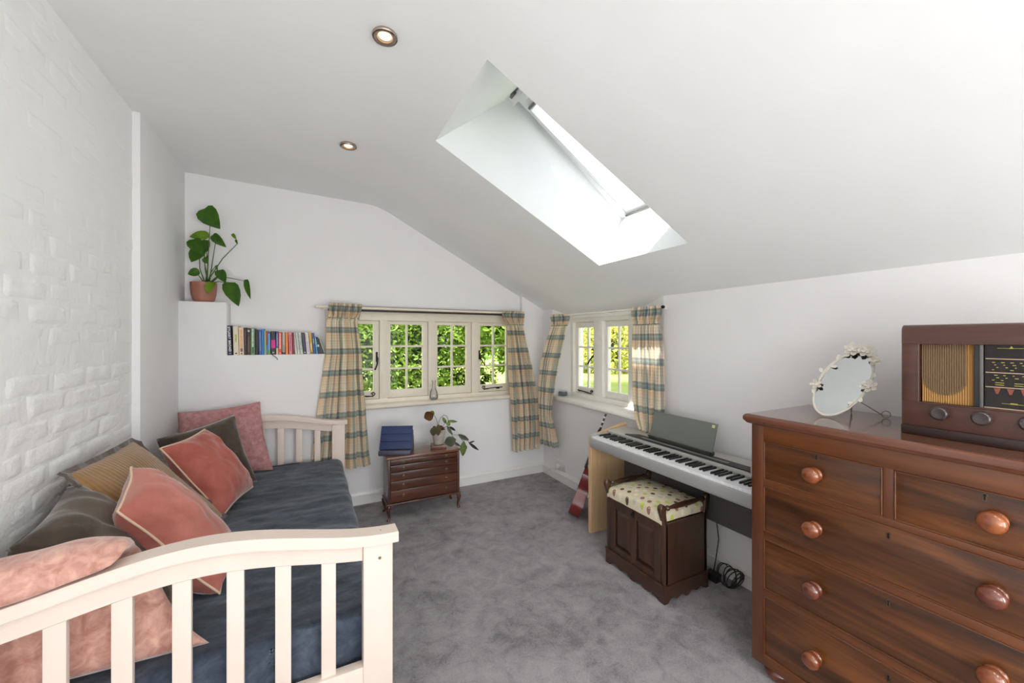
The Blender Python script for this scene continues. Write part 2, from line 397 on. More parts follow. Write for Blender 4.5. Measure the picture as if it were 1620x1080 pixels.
# ================================================================ THE SETTING
def CZ(x):
    a = 2.504 - 0.0304 * (x + 0.77); b = 2.465 - 0.518 * (x - 0.515); k = 0.05
    h = max(0.0, min(1.0, 0.5 + 0.5 * (b - a) / k)); return b * (1 - h) + a * h - k * h * (1 - h)
YN = -2.0
obj('floor', MB().box(-0.92, 2.40, YN - 0.1, 3.62, -0.08, 0.0), M['carpet'], smooth=False, kind='structure', label='grey cut-pile carpet covering the whole floor')
# ceiling: flat part, soft crease, slope with the roof-window opening
xs = [-0.9, -0.3, 0.1, 0.3] + [0.36 + 0.02 * i for i in range(12)] + [0.605, 1.0, 1.4, 1.725, 2.0, 2.2, 2.40]
ys = [YN - 0.1, -1.0, 0.0, 0.8, 1.39, 2.09, 2.8, 3.62]
mb = MB()
for i in range(len(xs) - 1):
    for j in range(len(ys) - 1):
        if 0.6 < xs[i] and xs[i + 1] < 1.73 and ys[j] == 1.39: continue
        mb.quad((xs[i], ys[j], CZ(xs[i])), (xs[i], ys[j + 1], CZ(xs[i])), (xs[i + 1], ys[j + 1], CZ(xs[i + 1])), (xs[i + 1], ys[j], CZ(xs[i + 1])))
bmesh.ops.remove_doubles(mb.b, verts=list(mb.b.verts), dist=1e-5)
obj('ceiling', mb, M['ceiling'], kind='structure', ang=60, label='white ceiling, flat then sloping down to the right')
# shaft of the roof window
def RW(x): return 2.802 - 0.736 * (x - 1.091)
xt, xb = 1.091, 1.932
mb = MB()
a = (0.605, CZ(0.605)); b = (1.725, CZ(1.725)); c = (xb, RW(xb)); d = (xt, RW(xt))
for y in (2.09, 1.39):
    pts = [(a[0], y, a[1]), (b[0], y, b[1]), (c[0], y, c[1]), (d[0], y, d[1])]
    mb.quad(*pts)
mb.quad((a[0], 1.39, a[1]), (a[0], 2.09, a[1]), (d[0], 2.09, d[1]), (d[0], 1.39, d[1]))
mb.quad((b[0], 1.39, b[1]), (b[0], 2.09, b[1]), (c[0], 2.09, c[1]), (c[0], 1.39, c[1]))
obj('trim_1', mb, M['shaft'], smooth=False, kind='structure', label='white plastered shaft of the roof window')
# far wall
T = 0.14
w = MB()
def capped(x0, x1, z0, y0, y1):
    n = 14; top = [(x0 + (x1 - x0) * i / n, CZ(x0 + (x1 - x0) * i / n) + 0.01) for i in range(n + 1)]
    w.prism([(x0, z0)] + [(x1, z0)] + top[::-1], 'y', y0, y1)
capped(-0.9, 0.11, 0.0, 3.48, 3.48 + T); capped(1.84, 2.40, 0.0, 3.48, 3.48 + T); capped(0.11, 1.84, 1.575, 3.48, 3.48 + T)
w.box(0.11, 1.84, 3.48, 3.48 + T, 0, 0.80); w.box(0.114, 2.13, 3.43, 3.481, 0, 0.775, 0.004)
capped(1.868, 2.13, 0.774, 3.43, 3.4805)
wf = obj('wall_far', w, M['wall'], smooth=False, kind='structure', label='white plaster wall with the long casement window')
w = MB().prism([(-0.79, 0), (0.104, 0), (0.104, 1.232), (-0.51, 1.232), (-0.51, 1.598), (-0.79, 1.598)], 'y', 3.325, 3.482, 0.004)
obj('wall_far', w, M['wall'], smooth=True, kind='structure', label='stepped thick lower wall forming two white ledges', ang=60)
# right wall with splayed reveals round the side window
w = MB()
w.prism([(2.117, YN - 0.1), (2.117, 1.90), (2.25, 2.29), (2.40, 2.29), (2.40, YN - 0.1)], 'z', 0, 1.665)
w.prism([(2.117, 3.60), (2.117, 3.27), (2.25, 3.146), (2.40, 3.146), (2.40, 3.60)], 'z', 0, 1.665)
w.prism([(2.117, 1.899), (2.117, 3.271), (2.40, 3.271), (2.40, 1.899)], 'z', 0, 0.775)
w.box(2.25, 2.40, 2.25, 3.2, 1.565, 1.70)
obj('wall_right', w, M['wall'], smooth=False, kind='structure', label='low white wall under the slope with the side window')
# left wall: plain plaster chimney end, recessed painted brickwork
w = MB().box(-0.92, -0.772, 2.668, 3.50, 0, CZ(-0.77) + 0.01, 0.006)
obj('wall_left', w, M['wall'], smooth=True, kind='structure', label='smooth white plaster end of the left wall')
mb = MB()
def backing(u, v):
    y = 2.67 + (YN - 0.1 - 2.67) * u; z = CZ(-0.8) * v + 0.01
    amp = 0.007 * max(0.15, min(1, (1.5 - z) / 0.7))
    return (-0.8035 + amp * (N3((y, z, 3), 5) + 0.5 * N3((y, z, 9), 13)), y, z)
mb.grid(backing, 120, 70)
brick_wall = obj('wall_left', mb, M['brickpaint'], kind='structure', label='white-painted old brick wall, rough near the bed')
variants = []
for k in range(10):
    b = MB()
    def bf(u, v, k=k):
        y = (u - 0.5) * 0.232; z = (v - 0.5) * 0.073
        e = min(u, 1 - u) * 0.232; g = min(v, 1 - v) * 0.073
        f = min(1.0, min(e, g) / 0.013); f = f * f * (3 - 2 * f)
        y += 0.007 * N3((y * 2, z, k), 9); z += 0.0065 * N3((y, z, k + 7.5), 11)
        return (-0.0072 + 0.0056 * f + 0.0022 * N3((y, z, k * 3.1), 16), y, z)
    b.grid(lambda u, v: bf(1 - u, v), 12, 6)
    me = bpy.data.meshes.new('brick'); b.b.to_mesh(me); b.b.free(); me.materials.append(M['brickpaint'])
    for p in me.polygons: p.use_smooth = True
    variants.append(me)
r2 = random.Random(4)
for row in range(27):
    z = 0.42 + row * 0.078
    if z > CZ(-0.8) - 0.03: break
    y = 2.555 - (0.125 if row % 2 else 0.0)
    while y > 0.75:
        rough = z < 1.22
        o = bpy.data.objects.new('brick', variants[r2.randrange(10)]); COL.objects.link(o); o.parent = brick_wall
        dp = r2.uniform(-0.0026, 0.0016) - (0.0012 if z > 1.9 else 0.0) + (0.001 if rough else 0)
        o.location = Vector((-0.800 + dp, y + r2.uniform(-0.014, 0.014), z + r2.uniform(-0.003, 0.003))) - brick_wall.location
        o.rotation_euler = (r2.uniform(-0.02, 0.02), r2.uniform(-0.03, 0.03), r2.uniform(-0.015, 0.015))
        y -= 0.243
# wall behind the photographer; its glazed doors are added to let light in
w = MB()
capped(-0.9, -0.55, 0.0, YN - 0.12, YN); capped(1.65, 2.40, 0.0, YN - 0.12, YN)
w.prism([(-0.551, 2.19), (1.651, 1.86), (1.651, CZ(1.65) + 0.01), (1.2, CZ(1.2) + 0.01), (0.8, CZ(0.8) + 0.01), (0.45, CZ(0.45) + 0.01), (-0.551, CZ(-0.55) + 0.01)], 'y', YN - 0.12, YN)
obj('wall_near', w, M['wall'], smooth=False, kind='structure', label='wall behind the photographer with an added opening for light')
dr = thing('added_door', (0.55, YN - 0.06, 0), 'unseen glazed double doors added to let light in', kind='structure')
f = MB().box(-0.55, -0.49, YN - 0.1, YN - 0.02, 0, 2.0).box(1.59, 1.65, YN - 0.1, YN - 0.02, 0, 1.85).box(-0.49, 1.59, YN - 0.1, YN - 0.02, 1.80, 1.86).box(0.52, 0.58, YN - 0.1, YN - 0.02, 0, 1.8).box(-0.49, 1.59, YN - 0.1, YN - 0.02, 0.0, 0.12)
obj('added_door_frame', f, M['trim'], dr, smooth=False)
obj('pane', MB().box(-0.49, 0.52, YN - 0.065, YN - 0.06, 0.12, 1.8), M['glass'], dr, smooth=False)
obj('pane', MB().box(0.58, 1.59, YN - 0.065, YN - 0.06, 0.12, 1.8), M['glass'], dr, smooth=False)

# skirting boards
def skirt(poly_axis, a0, a1, sgn):
    prof = [(0, 0), (0.018, 0), (0.018, 0.066), (0.022, 0.069), (0.022, 0.074), (0.014, 0.080), (0.010, 0.094), (0.006, 0.098), (0, 0.098)]
    m = MB()
    if poly_axis == 'x': m.prism([(3.43 - p, z) for p, z in prof], 'x', a0, a1)
    else: m.prism([(2.117 - p, z) for p, z in prof], 'y', a0, a1)
    return m
obj('baseboard_far', skirt('x', 0.114, 2.117, 1), M['trim'], smooth=False, kind='structure', label='moulded white skirting under the long window')
obj('baseboard_right', skirt('y', 3.43, YN, 1), M['trim'], smooth=False, kind='structure', label='moulded white skirting along the right wall')

# ---------------------------------------------------------------- casement windows
def casement(parent, kind, u0, u1, z0, z1, dep, gl_u, gl_z, mat, openable=None):
    """sash with glazing bars and panes; kind 'x' wall faces -Y (u = x), 'y' wall faces -X (u = y)"""
    def bx(m, a0, a1, d0, d1, c0, c1, bev=0.0):
        if kind == 'x': m.box(a0, a1, d0, d1, c0, c1, bev)
        else: m.box(d0, d1, a0, a1, c0, c1, bev)
    s = MB(); t = 0.036
    g0, g1 = gl_u[0][0], gl_u[-1][1]; h0, h1 = gl_z[0][0], gl_z[-1][1]
    bx(s, u0, g0, dep, dep + t, z0, z1, 0.003); bx(s, g1, u1, dep, dep + t, z0, z1, 0.003)
    bx(s, g0 - 0.002, g1 + 0.002, dep, dep + t, z0, h0, 0.003); bx(s, g0 - 0.002, g1 + 0.002, dep, dep + t, h1, z1, 0.003)
    so = obj('casement', s, mat, parent)
    for (a, b), (c, d) in zip(gl_u, gl_u[1:]):
        m = MB(); bx(m, b, c, dep + 0.007, dep + 0.030, h0, h1, 0.004); obj('glazing_bar', m, mat, so)
    for (a, b), (c, d) in zip(gl_z, gl_z[1:]):
        m = MB(); bx(m, g0, g1, dep + 0.008, dep + 0.029, b, c, 0.004); obj('glazing_bar', m, mat, so)
    for a, b in gl_u:
        for c, d in gl_z:
            m = MB(); bx(m, a - 0.003, b + 0.003, dep + 0.016, dep + 0.019, c - 0.003, d + 0.003); obj('pane', m, M['glass'], so, smooth=False)
    return so
def curl(c, r, turns, plane, s=1, n=26):
    pts = []
    for i in range(n + 1):
        t = i / n; a = t * turns * 2 * PI; rr = r * (1 - 0.75 * t)
        u = math.cos(a) * rr * s; v = math.sin(a) * rr
        pts.append((c[0] + u, c[1], c[2] + v) if plane == 'x' else (c[0], c[1] + u, c[2] + v))
    return pts
# window 1, far wall
w1 = thing('window_1', (0.975, 3.5, 0.80), 'long cream four-light casement window in the far wall', kind='structure')
fr = MB(); cm = M['cream']; Y0, Y1 = 3.485, 3.56
Z0, Z1 = 0.80, 1.575
fr.box(0.11, 1.84, Y0, Y1, 1.500, Z1, 0.004); fr.box(0.11, 1.84, Y0, Y1, Z0, 0.838, 0.004)
lights = [(0.171, 0.526), (0.590, 0.945), (1.005, 1.360), (1.425, 1.780)]
edges = [0.11] + [v for l in lights for v in l] + [1.84]
for i in range(0, 10, 2): fr.box(edges[i], edges[i + 1], Y0, Y1, 0.836, 1.502, 0.005)
obj('window_frame', fr, cm, w1)
for i, (a, b) in enumerate(lights):
    cs = casement(w1, 'x', a + 0.001, b - 0.001, 0.839, 1.499, 3.508, [(a + 0.03, a + 0.161), (a + 0.179, b - 0.047)], [(0.905, 1.080), (1.096, 1.272), (1.288, 1.470)], cm)
    if i in (0, 3):
        y = 3.502
        if i == 0:
            hx = b - 0.020; hd = [(hx, y, 1.20), (hx + 0.004, y - 0.02, 1.18), (hx, y - 0.022, 1.13), (hx - 0.012, y - 0.015, 1.095), (hx - 0.018, y - 0.012, 1.085)]
            sx = b - 0.05
        else:
            hx = a + 0.020; hd = [(hx, y, 1.21), (hx - 0.004, y - 0.02, 1.19), (hx + 0.004, y - 0.03, 1.15), (hx + 0.03, y - 0.035, 1.11), (hx + 0.04, y - 0.035, 1.095)]
            sx = a + 0.055
        m = MB().box(hx - 0.008, hx + 0.008, y, y + 0.006, 1.15, 1.235, 0.002).tube(hd, [0.006, 0.008, 0.007, 0.006, 0.008], 8)
        obj('window_handle', m, M['iron'], cs)
        zb = 0.868; m = MB().tube(curl((sx - 0.0, y - 0.012, zb + 0.012), 0.018, 1.35, 'x', -1 if i == 0 else 1), 0.0034, 6)
        x_end = sx - 0.21 if i == 0 else sx + 0.20
        m.tube([(sx, y - 0.012, zb - 0.006), ((sx + x_end) / 2, y - 0.012, zb + 0.004), (x_end, y - 0.012, zb + 0.006)], 0.0045, 6)
        m.box(min(sx, x_end) + 0.02, min(sx, x_end) + 0.05, y - 0.014, y + 0.008, zb - 0.008, zb, 0.001)
        m.box(max(sx, x_end) - 0.06, max(sx, x_end) - 0.03, y - 0.014, y + 0.008, zb - 0.008, zb, 0.001)
        obj('window_stay', m, M['iron'], cs)
sill = MB().prism([(3.56, 0.768), (3.402, 0.768), (3.392, 0.774), (3.389, 0.784), (3.392, 0.796), (3.402, 0.802), (3.56, 0.806)], 'x', 0.06, 1.862)
obj('window_sill', sill, cm, w1, ang=50)
lin_ = MB().box(0.13, 1.84, 3.440, 3.486, 1.572, 1.612, 0.003)
obj('lintel_strip', lin_, M['darkwood'], w1, label='dark stained strip above the window frame')
# window 2, right wall
w2 = thing('window_2', (2.27, 2.73, 0.80), 'small two-light casement window in the right wall', kind='structure')
fr = MB(); sm = M['sidecream']; X0, X1 = 2.25, 2.33
fr.box(X0, X1, 2.29, 3.15, 1.500, 1.565, 0.004); fr.box(X0, X1, 2.29, 3.15, 0.79, 0.838, 0.004)
for a, b in ((2.29, 2.372), (2.682, 2.802), (3.108, 3.15)): fr.box(X0, X1, a, b, 0.836, 1.502, 0.005)
fr.box(2.232, 2.252, 2.29, 3.15, 1.535, 1.566, 0.003)
obj('window_frame', fr, sm, w2)
c1 = casement(w2, 'y', 2.803, 3.107, 0.839, 1.499, 2.282, [(2.835, 2.920), (2.940, 3.066)], [(0.895, 1.078), (1.094, 1.260), (1.276, 1.450)], sm)
c2 = casement(w2, 'y', 2.373, 2.681, 0.839, 1.499, 2.282, [(2.405, 2.515), (2.532, 2.650)], [(0.895, 1.078), (1.094, 1.260), (1.276, 1.450)], sm)
obj('window_handle', MB().tube([(2.276, 2.815, 1.22), (2.262, 2.82, 1.19), (2.252, 2.85, 1.16), (2.246, 2.88, 1.115)], [0.006, 0.008, 0.006, 0.007], 8).box(2.270, 2.284, 2.807, 2.822, 1.16, 1.24, 0.002), M['iron'], c1)
m = MB().tube(curl((2.262, 2.845, 0.868), 0.017, 1.35, 'y', -1), 0.0034, 6).tube([(2.262, 2.85, 0.850), (2.262, 2.95, 0.858), (2.262, 3.05, 0.862)], 0.0045, 6)
m.box(2.260, 2.284, 2.92, 2.94, 0.850, 0.856).box(2.260, 2.284, 3.02, 3.04, 0.852, 0.858)
obj('window_stay', m, M['iron'], c1)
sill = MB().prism([(2.062, 1.905), (2.062, 3.29), (2.118, 3.29), (2.118, 3.265), (2.25, 3.15), (2.29, 3.15), (2.29, 2.285), (2.25, 2.285), (2.118, 1.905)], 'z', 0.765, 0.800, 0.004)
obj('window_sill', sill, sm, w2, ang=50)
# window 3, roof window
w3 = thing('window_3', (1.5, 1.7, RW(1.5)), 'white pivoting roof window seen up its shaft', kind='structure')
al = math.atan(0.736)
def RM(z=0.0): return Matrix.Translation(Vector((xt, 0, RW(xt)))) @ Matrix.Rotation(al, 4, 'Y') @ Matrix.Translation(Vector((0, 0, z)))
L = (xb - xt) / math.cos(al)
R = RM()
m = MB()
# outer frame (lining) then sash; local x runs down the slope, z is outwards
m.box(-0.05, L + 0.06, 2.055, 2.16, -0.005, 0.10, 0.003, mat=R).box(-0.05, L + 0.06, 1.32, 1.405, -0.005, 0.10, 0.003, mat=R)
m.box(-0.08, 0.035, 1.32, 2.16, -0.06, 0.0, 0.003, mat=R).box(L - 0.004, L + 0.08, 1.32, 2.16, -0.005, 0.10, 0.003, mat=R)
obj('window_frame', m, M['roofwin'], w3)
# centre-pivot sash standing slightly open: its head swings in, its foot out
R2 = Matrix.Translation(Vector((1.05, 0, 2.770))) @ Matrix.Rotation(math.atan(0.635), 4, 'Y')
m = MB()
m.box(0.0, 1.055, 2.030, 2.052, 0.0, 0.05, 0.002, mat=R2).box(0.0, 1.055, 1.408, 1.430, 0.0, 0.05, 0.002, mat=R2)
m.box(0.0, 0.137, 1.43, 2.03, 0.0, 0.046, 0.003, mat=R2).box(1.013, 1.055, 1.43, 2.03, 0.0, 0.05, 0.003, mat=R2)
ro = obj('casement', m, M['roofwin'], w3)
obj('pane', MB().box(0.135, 1.015, 1.428, 2.032, 0.040, 0.044, mat=R2), M['glass'], ro, smooth=False)
m = MB().box(0.030, 0.075, 1.45, 2.01, -0.022, 0.002, 0.006, mat=R2)
obj('ventilation_bar', m, M['roofwin'], ro)
m = MB().box(-0.012, 0.006, 1.46, 2.035, -0.016, 0.004, 0.003, mat=R2).box(-0.004, 0.012, 2.00, 2.04, -0.034, 0.0, 0.002, mat=R2)
obj('lock_plate', m, M['alu'], ro, label='grey metal catch')
m = MB().box(0.112, 0.128, 1.46, 2.02, -0.014, 0.002, 0.002, mat=R2)
obj('blind_rail', m, M['alu'], ro, label='slim grey blind rail')
m = MB().box(L - 0.014, L - 0.004, 1.42, 2.05, -0.004, 0.004, 0.001, mat=R)
obj('seal_strip', m, M['alu'], w3)

# ---------------------------------------------------------------- recessed lights
def spot(px, py):
    z = CZ(px); t = thing('ceiling_spotlight', (px, py, z - 0.012))
    obj('bezel', MB().lathe([(0.044, 0.0), (0.046, 0.004), (0.044, 0.0119), (0.036, 0.0119), (0.030, 0.010), (0.028, 0.002), (0.034, -0.001), (0.040, -0.002)], (px, py, z - 0.0119), (0, 0, 1), 32, caps=False), M['spotring'], t)
    obj('lamp', MB().lathe([(0.0, 0.001), (0.014, 0.002), (0.0205, 0.006), (0.021, 0.011)], (px, py, z - 0.0119), (0, 0, 1), 20), M['bulb'], t)
    l = bpy.data.lights.new('spot_glow', 'SPOT'); l.energy = 3.0; l.spot_size = math.radians(95); l.spot_blend = 0.7; l.color = (1.0, 0.8, 0.55); l.shadow_soft_size = 0.03
    lo = bpy.data.objects.new('spot_glow', l); COL.objects.link(lo); lo.parent = t; lo.location = (0, 0, -0.02)
    return t
tag(spot(0.248, 1.517), 'larger, nearer recessed ceiling spotlight with brushed bezel', 'ceiling light', 'recessed ceiling spotlights')
tag(spot(0.200, 2.480), 'smaller-looking recessed ceiling spotlight nearer the far wall', 'ceiling light', 'recessed ceiling spotlights')

# ---------------------------------------------------------------- garden
def grass_mat():
    q = NT('sunny_lawn'); v = q.coord('Position'); a = q.noise(v, 0.7, 4); b = q.noise(v, 26, 3, 0.7)
    f = q.math('ADD', q.math('MULTIPLY', a, 0.6), q.math('MULTIPLY', b, 0.4))
    q.set(Base_Color=q.ramp(f, [(0.35, lin((150, 172, 76))), (0.5, lin((182, 198, 100))), (0.66, lin((204, 214, 126)))]), Roughness=0.9, Normal=q.bump(b, 0.5, 0.03)); return q.m
M['grass'] = grass_mat()
def lawn(u, v):
    x = -14 + 54 * u; y = -8 + 48 * v
    return (x, y, -0.16 + 0.05 * N3((x, y, 0), 0.3))
obj('lawn', MB().grid(lawn, 60, 60), M['grass'], kind='structure', label='sunlit lawn beyond the side window')
M['bounce_slab'] = plain('pale_bounce_slab', (170, 164, 156), 0.9, var=0.08, vs=3)  # unseen neutral ground slabs added to cut the lawn's green bounce
obj('bounce_slab_rear', MB().box(-6.0, 5.4, -7.0, YN - 0.12, -0.14, -0.06), M['bounce_slab'], smooth=False, kind='structure', label='unseen pale slab behind the photographer, added to cut green bounce')
obj('bounce_slab_side', MB().prism([(2.42, YN - 0.12), (5.4, YN - 0.12), (5.4, 5.0), (-3.0, 5.0), (-3.0, 3.64), (2.42, 3.64)], 'z', -0.14, -0.06), M['bounce_slab'], smooth=False, kind='structure', label='unseen pale slab round the room, added to cut green bounce')
def foliage(name, pts, size, mat, parent, seed, elong=1.8, droop=0.2):
    r = random.Random(seed); bm = bmesh.new()
    for p in pts:
        s = size * r.uniform(0.6, 1.35); l = s * elong
        a = r.uniform(0, 2 * PI); el = r.uniform(-0.9, 0.9) - droop
        d = Vector((math.cos(a) * math.cos(el), math.sin(a) * math.cos(el), math.sin(el)))
        w = d.cross(Vector((r.uniform(-1, 1), r.uniform(-1, 1), r.uniform(-1, 1)))).normalized(); n = d.cross(w)
        P = Vector(p); V = [bm.verts.new(P + d * l * t + w * s * q + n * s * h) for t, q, h in ((0, 0, 0), (0.3, 0.42, 0.1), (0.72, 0.34, 0.08), (1, 0, -0.1), (0.72, -0.34, 0.08), (0.3, -0.42, 0.1))]
        bm.faces.new((V[0], V[1], V[2], V[3])); bm.faces.new((V[0], V[3], V[4], V[5]))
    o = obj(name, bm, mat, parent, smooth=False, kind='stuff'); return o
def blob_pts(blobs, n, seed, shell=0.35):
    r = random.Random(seed); out = []; W = [b[3] ** 2 for b in blobs]
    for _ in range(n):
        b = r.choices(blobs, W)[0]
        while True:
            d = Vector((r.gauss(0, 1), r.gauss(0, 1), r.gauss(0, 1)))
            if d.length > 0.01: break
        d.normalize(); k = b[3] * (1 - shell * r.random() ** 1.5) * (1 + 0.28 * N3(d + Vector(b[:3]), 2.3))
        p = Vector(b[:3]) + d * k
        if p.z > -0.1: out.append(p)
    return out
def green(name, a, b, tr=0.35):
    q = NT(name); v = q.coord('Position'); n = q.noise(v, 2.2, 4, 0.6); n2 = q.noise(v, 17, 2)
    c = q.ramp(q.math('ADD', q.math('MULTIPLY', n, 0.55), q.math('MULTIPLY', n2, 0.45)), [(0.34, lin(a)), (0.66, lin(b))])
    q.set(Base_Color=c, Roughness=0.45)
    tl = q.n('ShaderNodeBsdfTranslucent'); q.l(c, tl.inputs[0]); mx = q.n('ShaderNodeMixShader'); mx.inputs[0].default_value = tr
    q.l(q.p.outputs[0], mx.inputs[1]); q.l(tl.outputs[0], mx.inputs[2]); q.l(mx.outputs[0], q.out.inputs[0]); return q.m
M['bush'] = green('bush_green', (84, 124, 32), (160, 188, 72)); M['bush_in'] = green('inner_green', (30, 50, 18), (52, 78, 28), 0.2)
M['bush_y'] = green('yellow_green', (176, 186, 84), (228, 214, 124)); M['tree_g'] = green('tree_green', (86, 142, 58), (164, 198, 92))
M['bark'] = wood('tree_bark', (74, 60, 44), (104, 86, 62), (130, 110, 80), 'Z', 0.9, 0.0, 0.6)
def shrub(name, loc, blobs, n, size, mat, label, seed, trunk=None, group=None, cat='shrub', elong=1.8, inner=1200):
    t = thing(name, loc, label, cat, group)
    foliage('foliage', blob_pts(blobs, n, seed), size, mat, t, seed + 1, elong)
    if inner: foliage('inner_foliage', blob_pts([(b[0], b[1], b[2], b[3] * 0.62) for b in blobs], inner, seed + 5, 0.5), size * 2.2, M['bush_in'], t, seed + 6, 1.2)  # darker green on the inner leaves stands in for shade inside the bush
    if trunk:
        for tr in trunk: obj('trunk', MB().tube([p[:3] for p in tr], [p[3] for p in tr], 9), M['bark'], t)
    return t
shrub('garden_shrub', (0.5, 5.6, -0.15), [(0.1, 5.7, 1.55, 0.75), (0.75, 5.7, 1.1, 0.62), (0.55, 5.9, 2.1, 0.7), (0.9, 6.1, 0.4, 0.6), (0.0, 6.0, 0.3, 0.55)], 7600, 0.036, M['bush'],
      'leafy sunlit shrub outside the long window, left half', 11, [[(0.62, 4.62, -0.15, 0.05), (0.52, 4.66, 0.5, 0.045), (0.47, 4.8, 0.95, 0.035), (0.40, 5.3, 1.4, 0.02)], [(0.60, 5.15, -0.15, 0.055), (0.55, 5.2, 0.5, 0.05), (0.45, 5.35, 1.0, 0.045), (0.4, 5.6, 1.5, 0.03)], [(0.66, 5.15, -0.15, 0.04), (0.74, 5.3, 0.6, 0.035), (0.9, 5.5, 1.2, 0.02)]], 'shrubs outside the long window')
shrub('garden_shrub', (1.7, 5.7, -0.15), [(1.5, 5.8, 1.2, 0.65), (1.8, 5.9, 1.8, 0.7), (1.45, 6.0, 0.45, 0.6), (2.05, 6.1, 0.75, 0.45), (2.5, 6.2, 0.6, 0.38)], 7200, 0.036, M['bush'],
      'bright green shrub outside the long window, middle', 23, [[(1.7, 5.8, -0.15, 0.05), (1.65, 5.8, 0.6, 0.04), (1.6, 5.8, 1.2, 0.02)]], 'shrubs outside the long window')
shrub('laurel_bush', (2.9, 5.6, -0.15), [(2.55, 5.5, 1.75, 0.55), (3.1, 5.6, 1.55, 0.55), (3.25, 5.9, 1.0, 0.4), (2.45, 6.4, 1.2, 0.35)], 3200, 0.050, M['bush'],
      'long-leaved laurel outside the long window, right end', 37, [[(2.95, 5.6, -0.15, 0.07), (2.98, 5.6, 0.6, 0.065), (3.0, 5.6, 1.2, 0.05)]], 'shrubs outside the long window', elong=2.6, inner=500)
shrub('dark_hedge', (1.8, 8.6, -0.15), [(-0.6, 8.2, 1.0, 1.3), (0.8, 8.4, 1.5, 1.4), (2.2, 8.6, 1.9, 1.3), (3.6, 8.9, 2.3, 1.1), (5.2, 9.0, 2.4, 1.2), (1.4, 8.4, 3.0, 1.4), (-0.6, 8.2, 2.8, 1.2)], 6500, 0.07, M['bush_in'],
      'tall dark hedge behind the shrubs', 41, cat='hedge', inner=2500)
shrub('overhanging_tree', (6.3, 7.6, -0.15), [(6.0, 8.0, 2.9, 1.1), (7.4, 7.4, 3.0, 1.2), (5.6, 6.6, 2.75, 0.85), (7.0, 9.2, 3.0, 1.3), (8.3, 8.3, 3.2, 1.2)], 6500, 0.07, M['tree_g'],
      'tree with long drooping leaves beyond the side window', 53, [[(8.6, 10.4, -0.15, 0.14), (8.5, 10.0, 1.4, 0.11), (8.0, 9.2, 2.6, 0.06)]], cat='tree', elong=3.4)
shrub('flowering_shrub', (12.2, 12.2, -0.15), [(11.4, 13.4, 0.9, 1.2), (12.8, 12.4, 1.0, 1.3), (14.0, 11.2, 0.8, 1.2), (10.4, 14.6, 0.8, 1.1)], 9000, 0.085, M['bush_y'],
      'yellow-flowering shrub at the end of the lawn', 67, cat='shrub', inner=900)
shrub('boundary_hedge', (14.5, 15.0, -0.15), [(9.5, 18, 2.0, 2.6), (13.0, 16.6, 2.2, 2.6), (16.5, 14.5, 2.2, 2.6), (19, 11.5, 2.0, 2.6), (20.5, 9.0, 2.0, 2.4)], 9000, 0.14, M['tree_g'],
      'tall green boundary hedge far behind the lawn', 71, cat='hedge', inner=2500)

# ================================================================ DAYBED
def arch(x, base, rise): 
    t = min(1.0, abs(x + 0.26) / 0.51); return base + rise * math.cos(PI / 2 * t) ** 2
bed = thing('daybed', (-0.26, 2.28, 0.0), 'white-painted wooden daybed with arched slatted ends', 'bed')
def bed_end(y0, y1, sgn):
    # y0..y1: thickness of the cap; the boards sit inside it
    yc0, yc1 = y0 + 0.016, y1 - 0.014
    m = MB(); n = 44
    L = lambda u, v: None
    ring = [(0.0, 0.0), (0.0, 0.026), (0.004, 0.031), (y1 - y0 - 0.004, 0.031), (y1 - y0, 0.026), (y1 - y0, 0.0)]
    def cap(u, v):
        x = -0.772 + 1.024 * u; k = ring[int(round(v * 6)) % 6]; return (x, y0 + k[0], arch(x, 0.704, 0.073) + k[1])
    m.grid(cap, n, 6); 
    for x in (-0.772, 0.252): m.b.faces.new([m.b.verts.new((x, y0 + a, arch(x, 0.704, 0.073) + b)) for a, b in ring])
    bmesh.ops.remove_doubles(m.b, verts=list(m.b.verts), dist=1e-5); bmesh.ops.recalc_face_normals(m.b, faces=list(m.b.faces))
    obj('top_rail', m, M['bed'], bed, ang=30)
    top = [(-0.69 + 0.838 * i / 30, arch(-0.69 + 0.838 * i / 30, 0.7035, 0.073)) for i in range(31)]
    bot = [(x, arch(x, 0.650, 0.066)) for x, _ in top]
    obj('apron', MB().prism(bot + top[::-1], 'y', yc0 + 0.009, yc1 - 0.003, 0.002), M['bed'], bed, smooth=False)
    for x0, x1 in ((-0.772, -0.688), (0.148, 0.236)):
        obj('post', MB().box(x0, x1, yc0 - 0.003, yc1 + 0.006, 0.0, 0.705, 0.003), M['bed'], bed)
    for xc in (-0.641, -0.533, -0.415, -0.298, -0.182, -0.068, 0.051):
        w = 0.020 if xc != -0.641 else 0.014
        obj('slat', MB().box(xc - w, xc + w, yc0 + 0.014, yc1 - 0.008, 0.30, arch(xc, 0.652, 0.066) + 0.006, 0.002), M['bed'], bed)
    obj('lower_rail', MB().box(-0.69, 0.149, yc0 + 0.003, yc1 - 0.003, 0.20, 0.33, 0.003), M['bed'], bed)
    if sgn < 0:
        for (x, z) in ((0.196, 0.660), (0.196, 0.24)):
            obj('screw', MB().lathe([(0.0045, 0.0), (0.0045, 0.003), (0.0, 0.0032)], (x, yc0 - 0.0025, z), (0, -1, 0), 12), M['screw'], bed)
        obj('screw', MB().lathe([(0.008, 0.0), (0.008, 0.002), (0.004, 0.001), (0.0, 0.001)], (0.196, (y0 + y1) / 2, 0.735), (0, 0, 1), 16), M['screw'], bed)
bed_end(1.283, 1.352, -1); bed_end(3.212, 3.278, 1)
for x0, x1 in ((-0.745, -0.72), (0.175, 0.20)):
    obj('side_rail', MB().box(x0, x1, 1.35, 3.22, 0.20, 0.30, 0.003), M['bed'], bed)
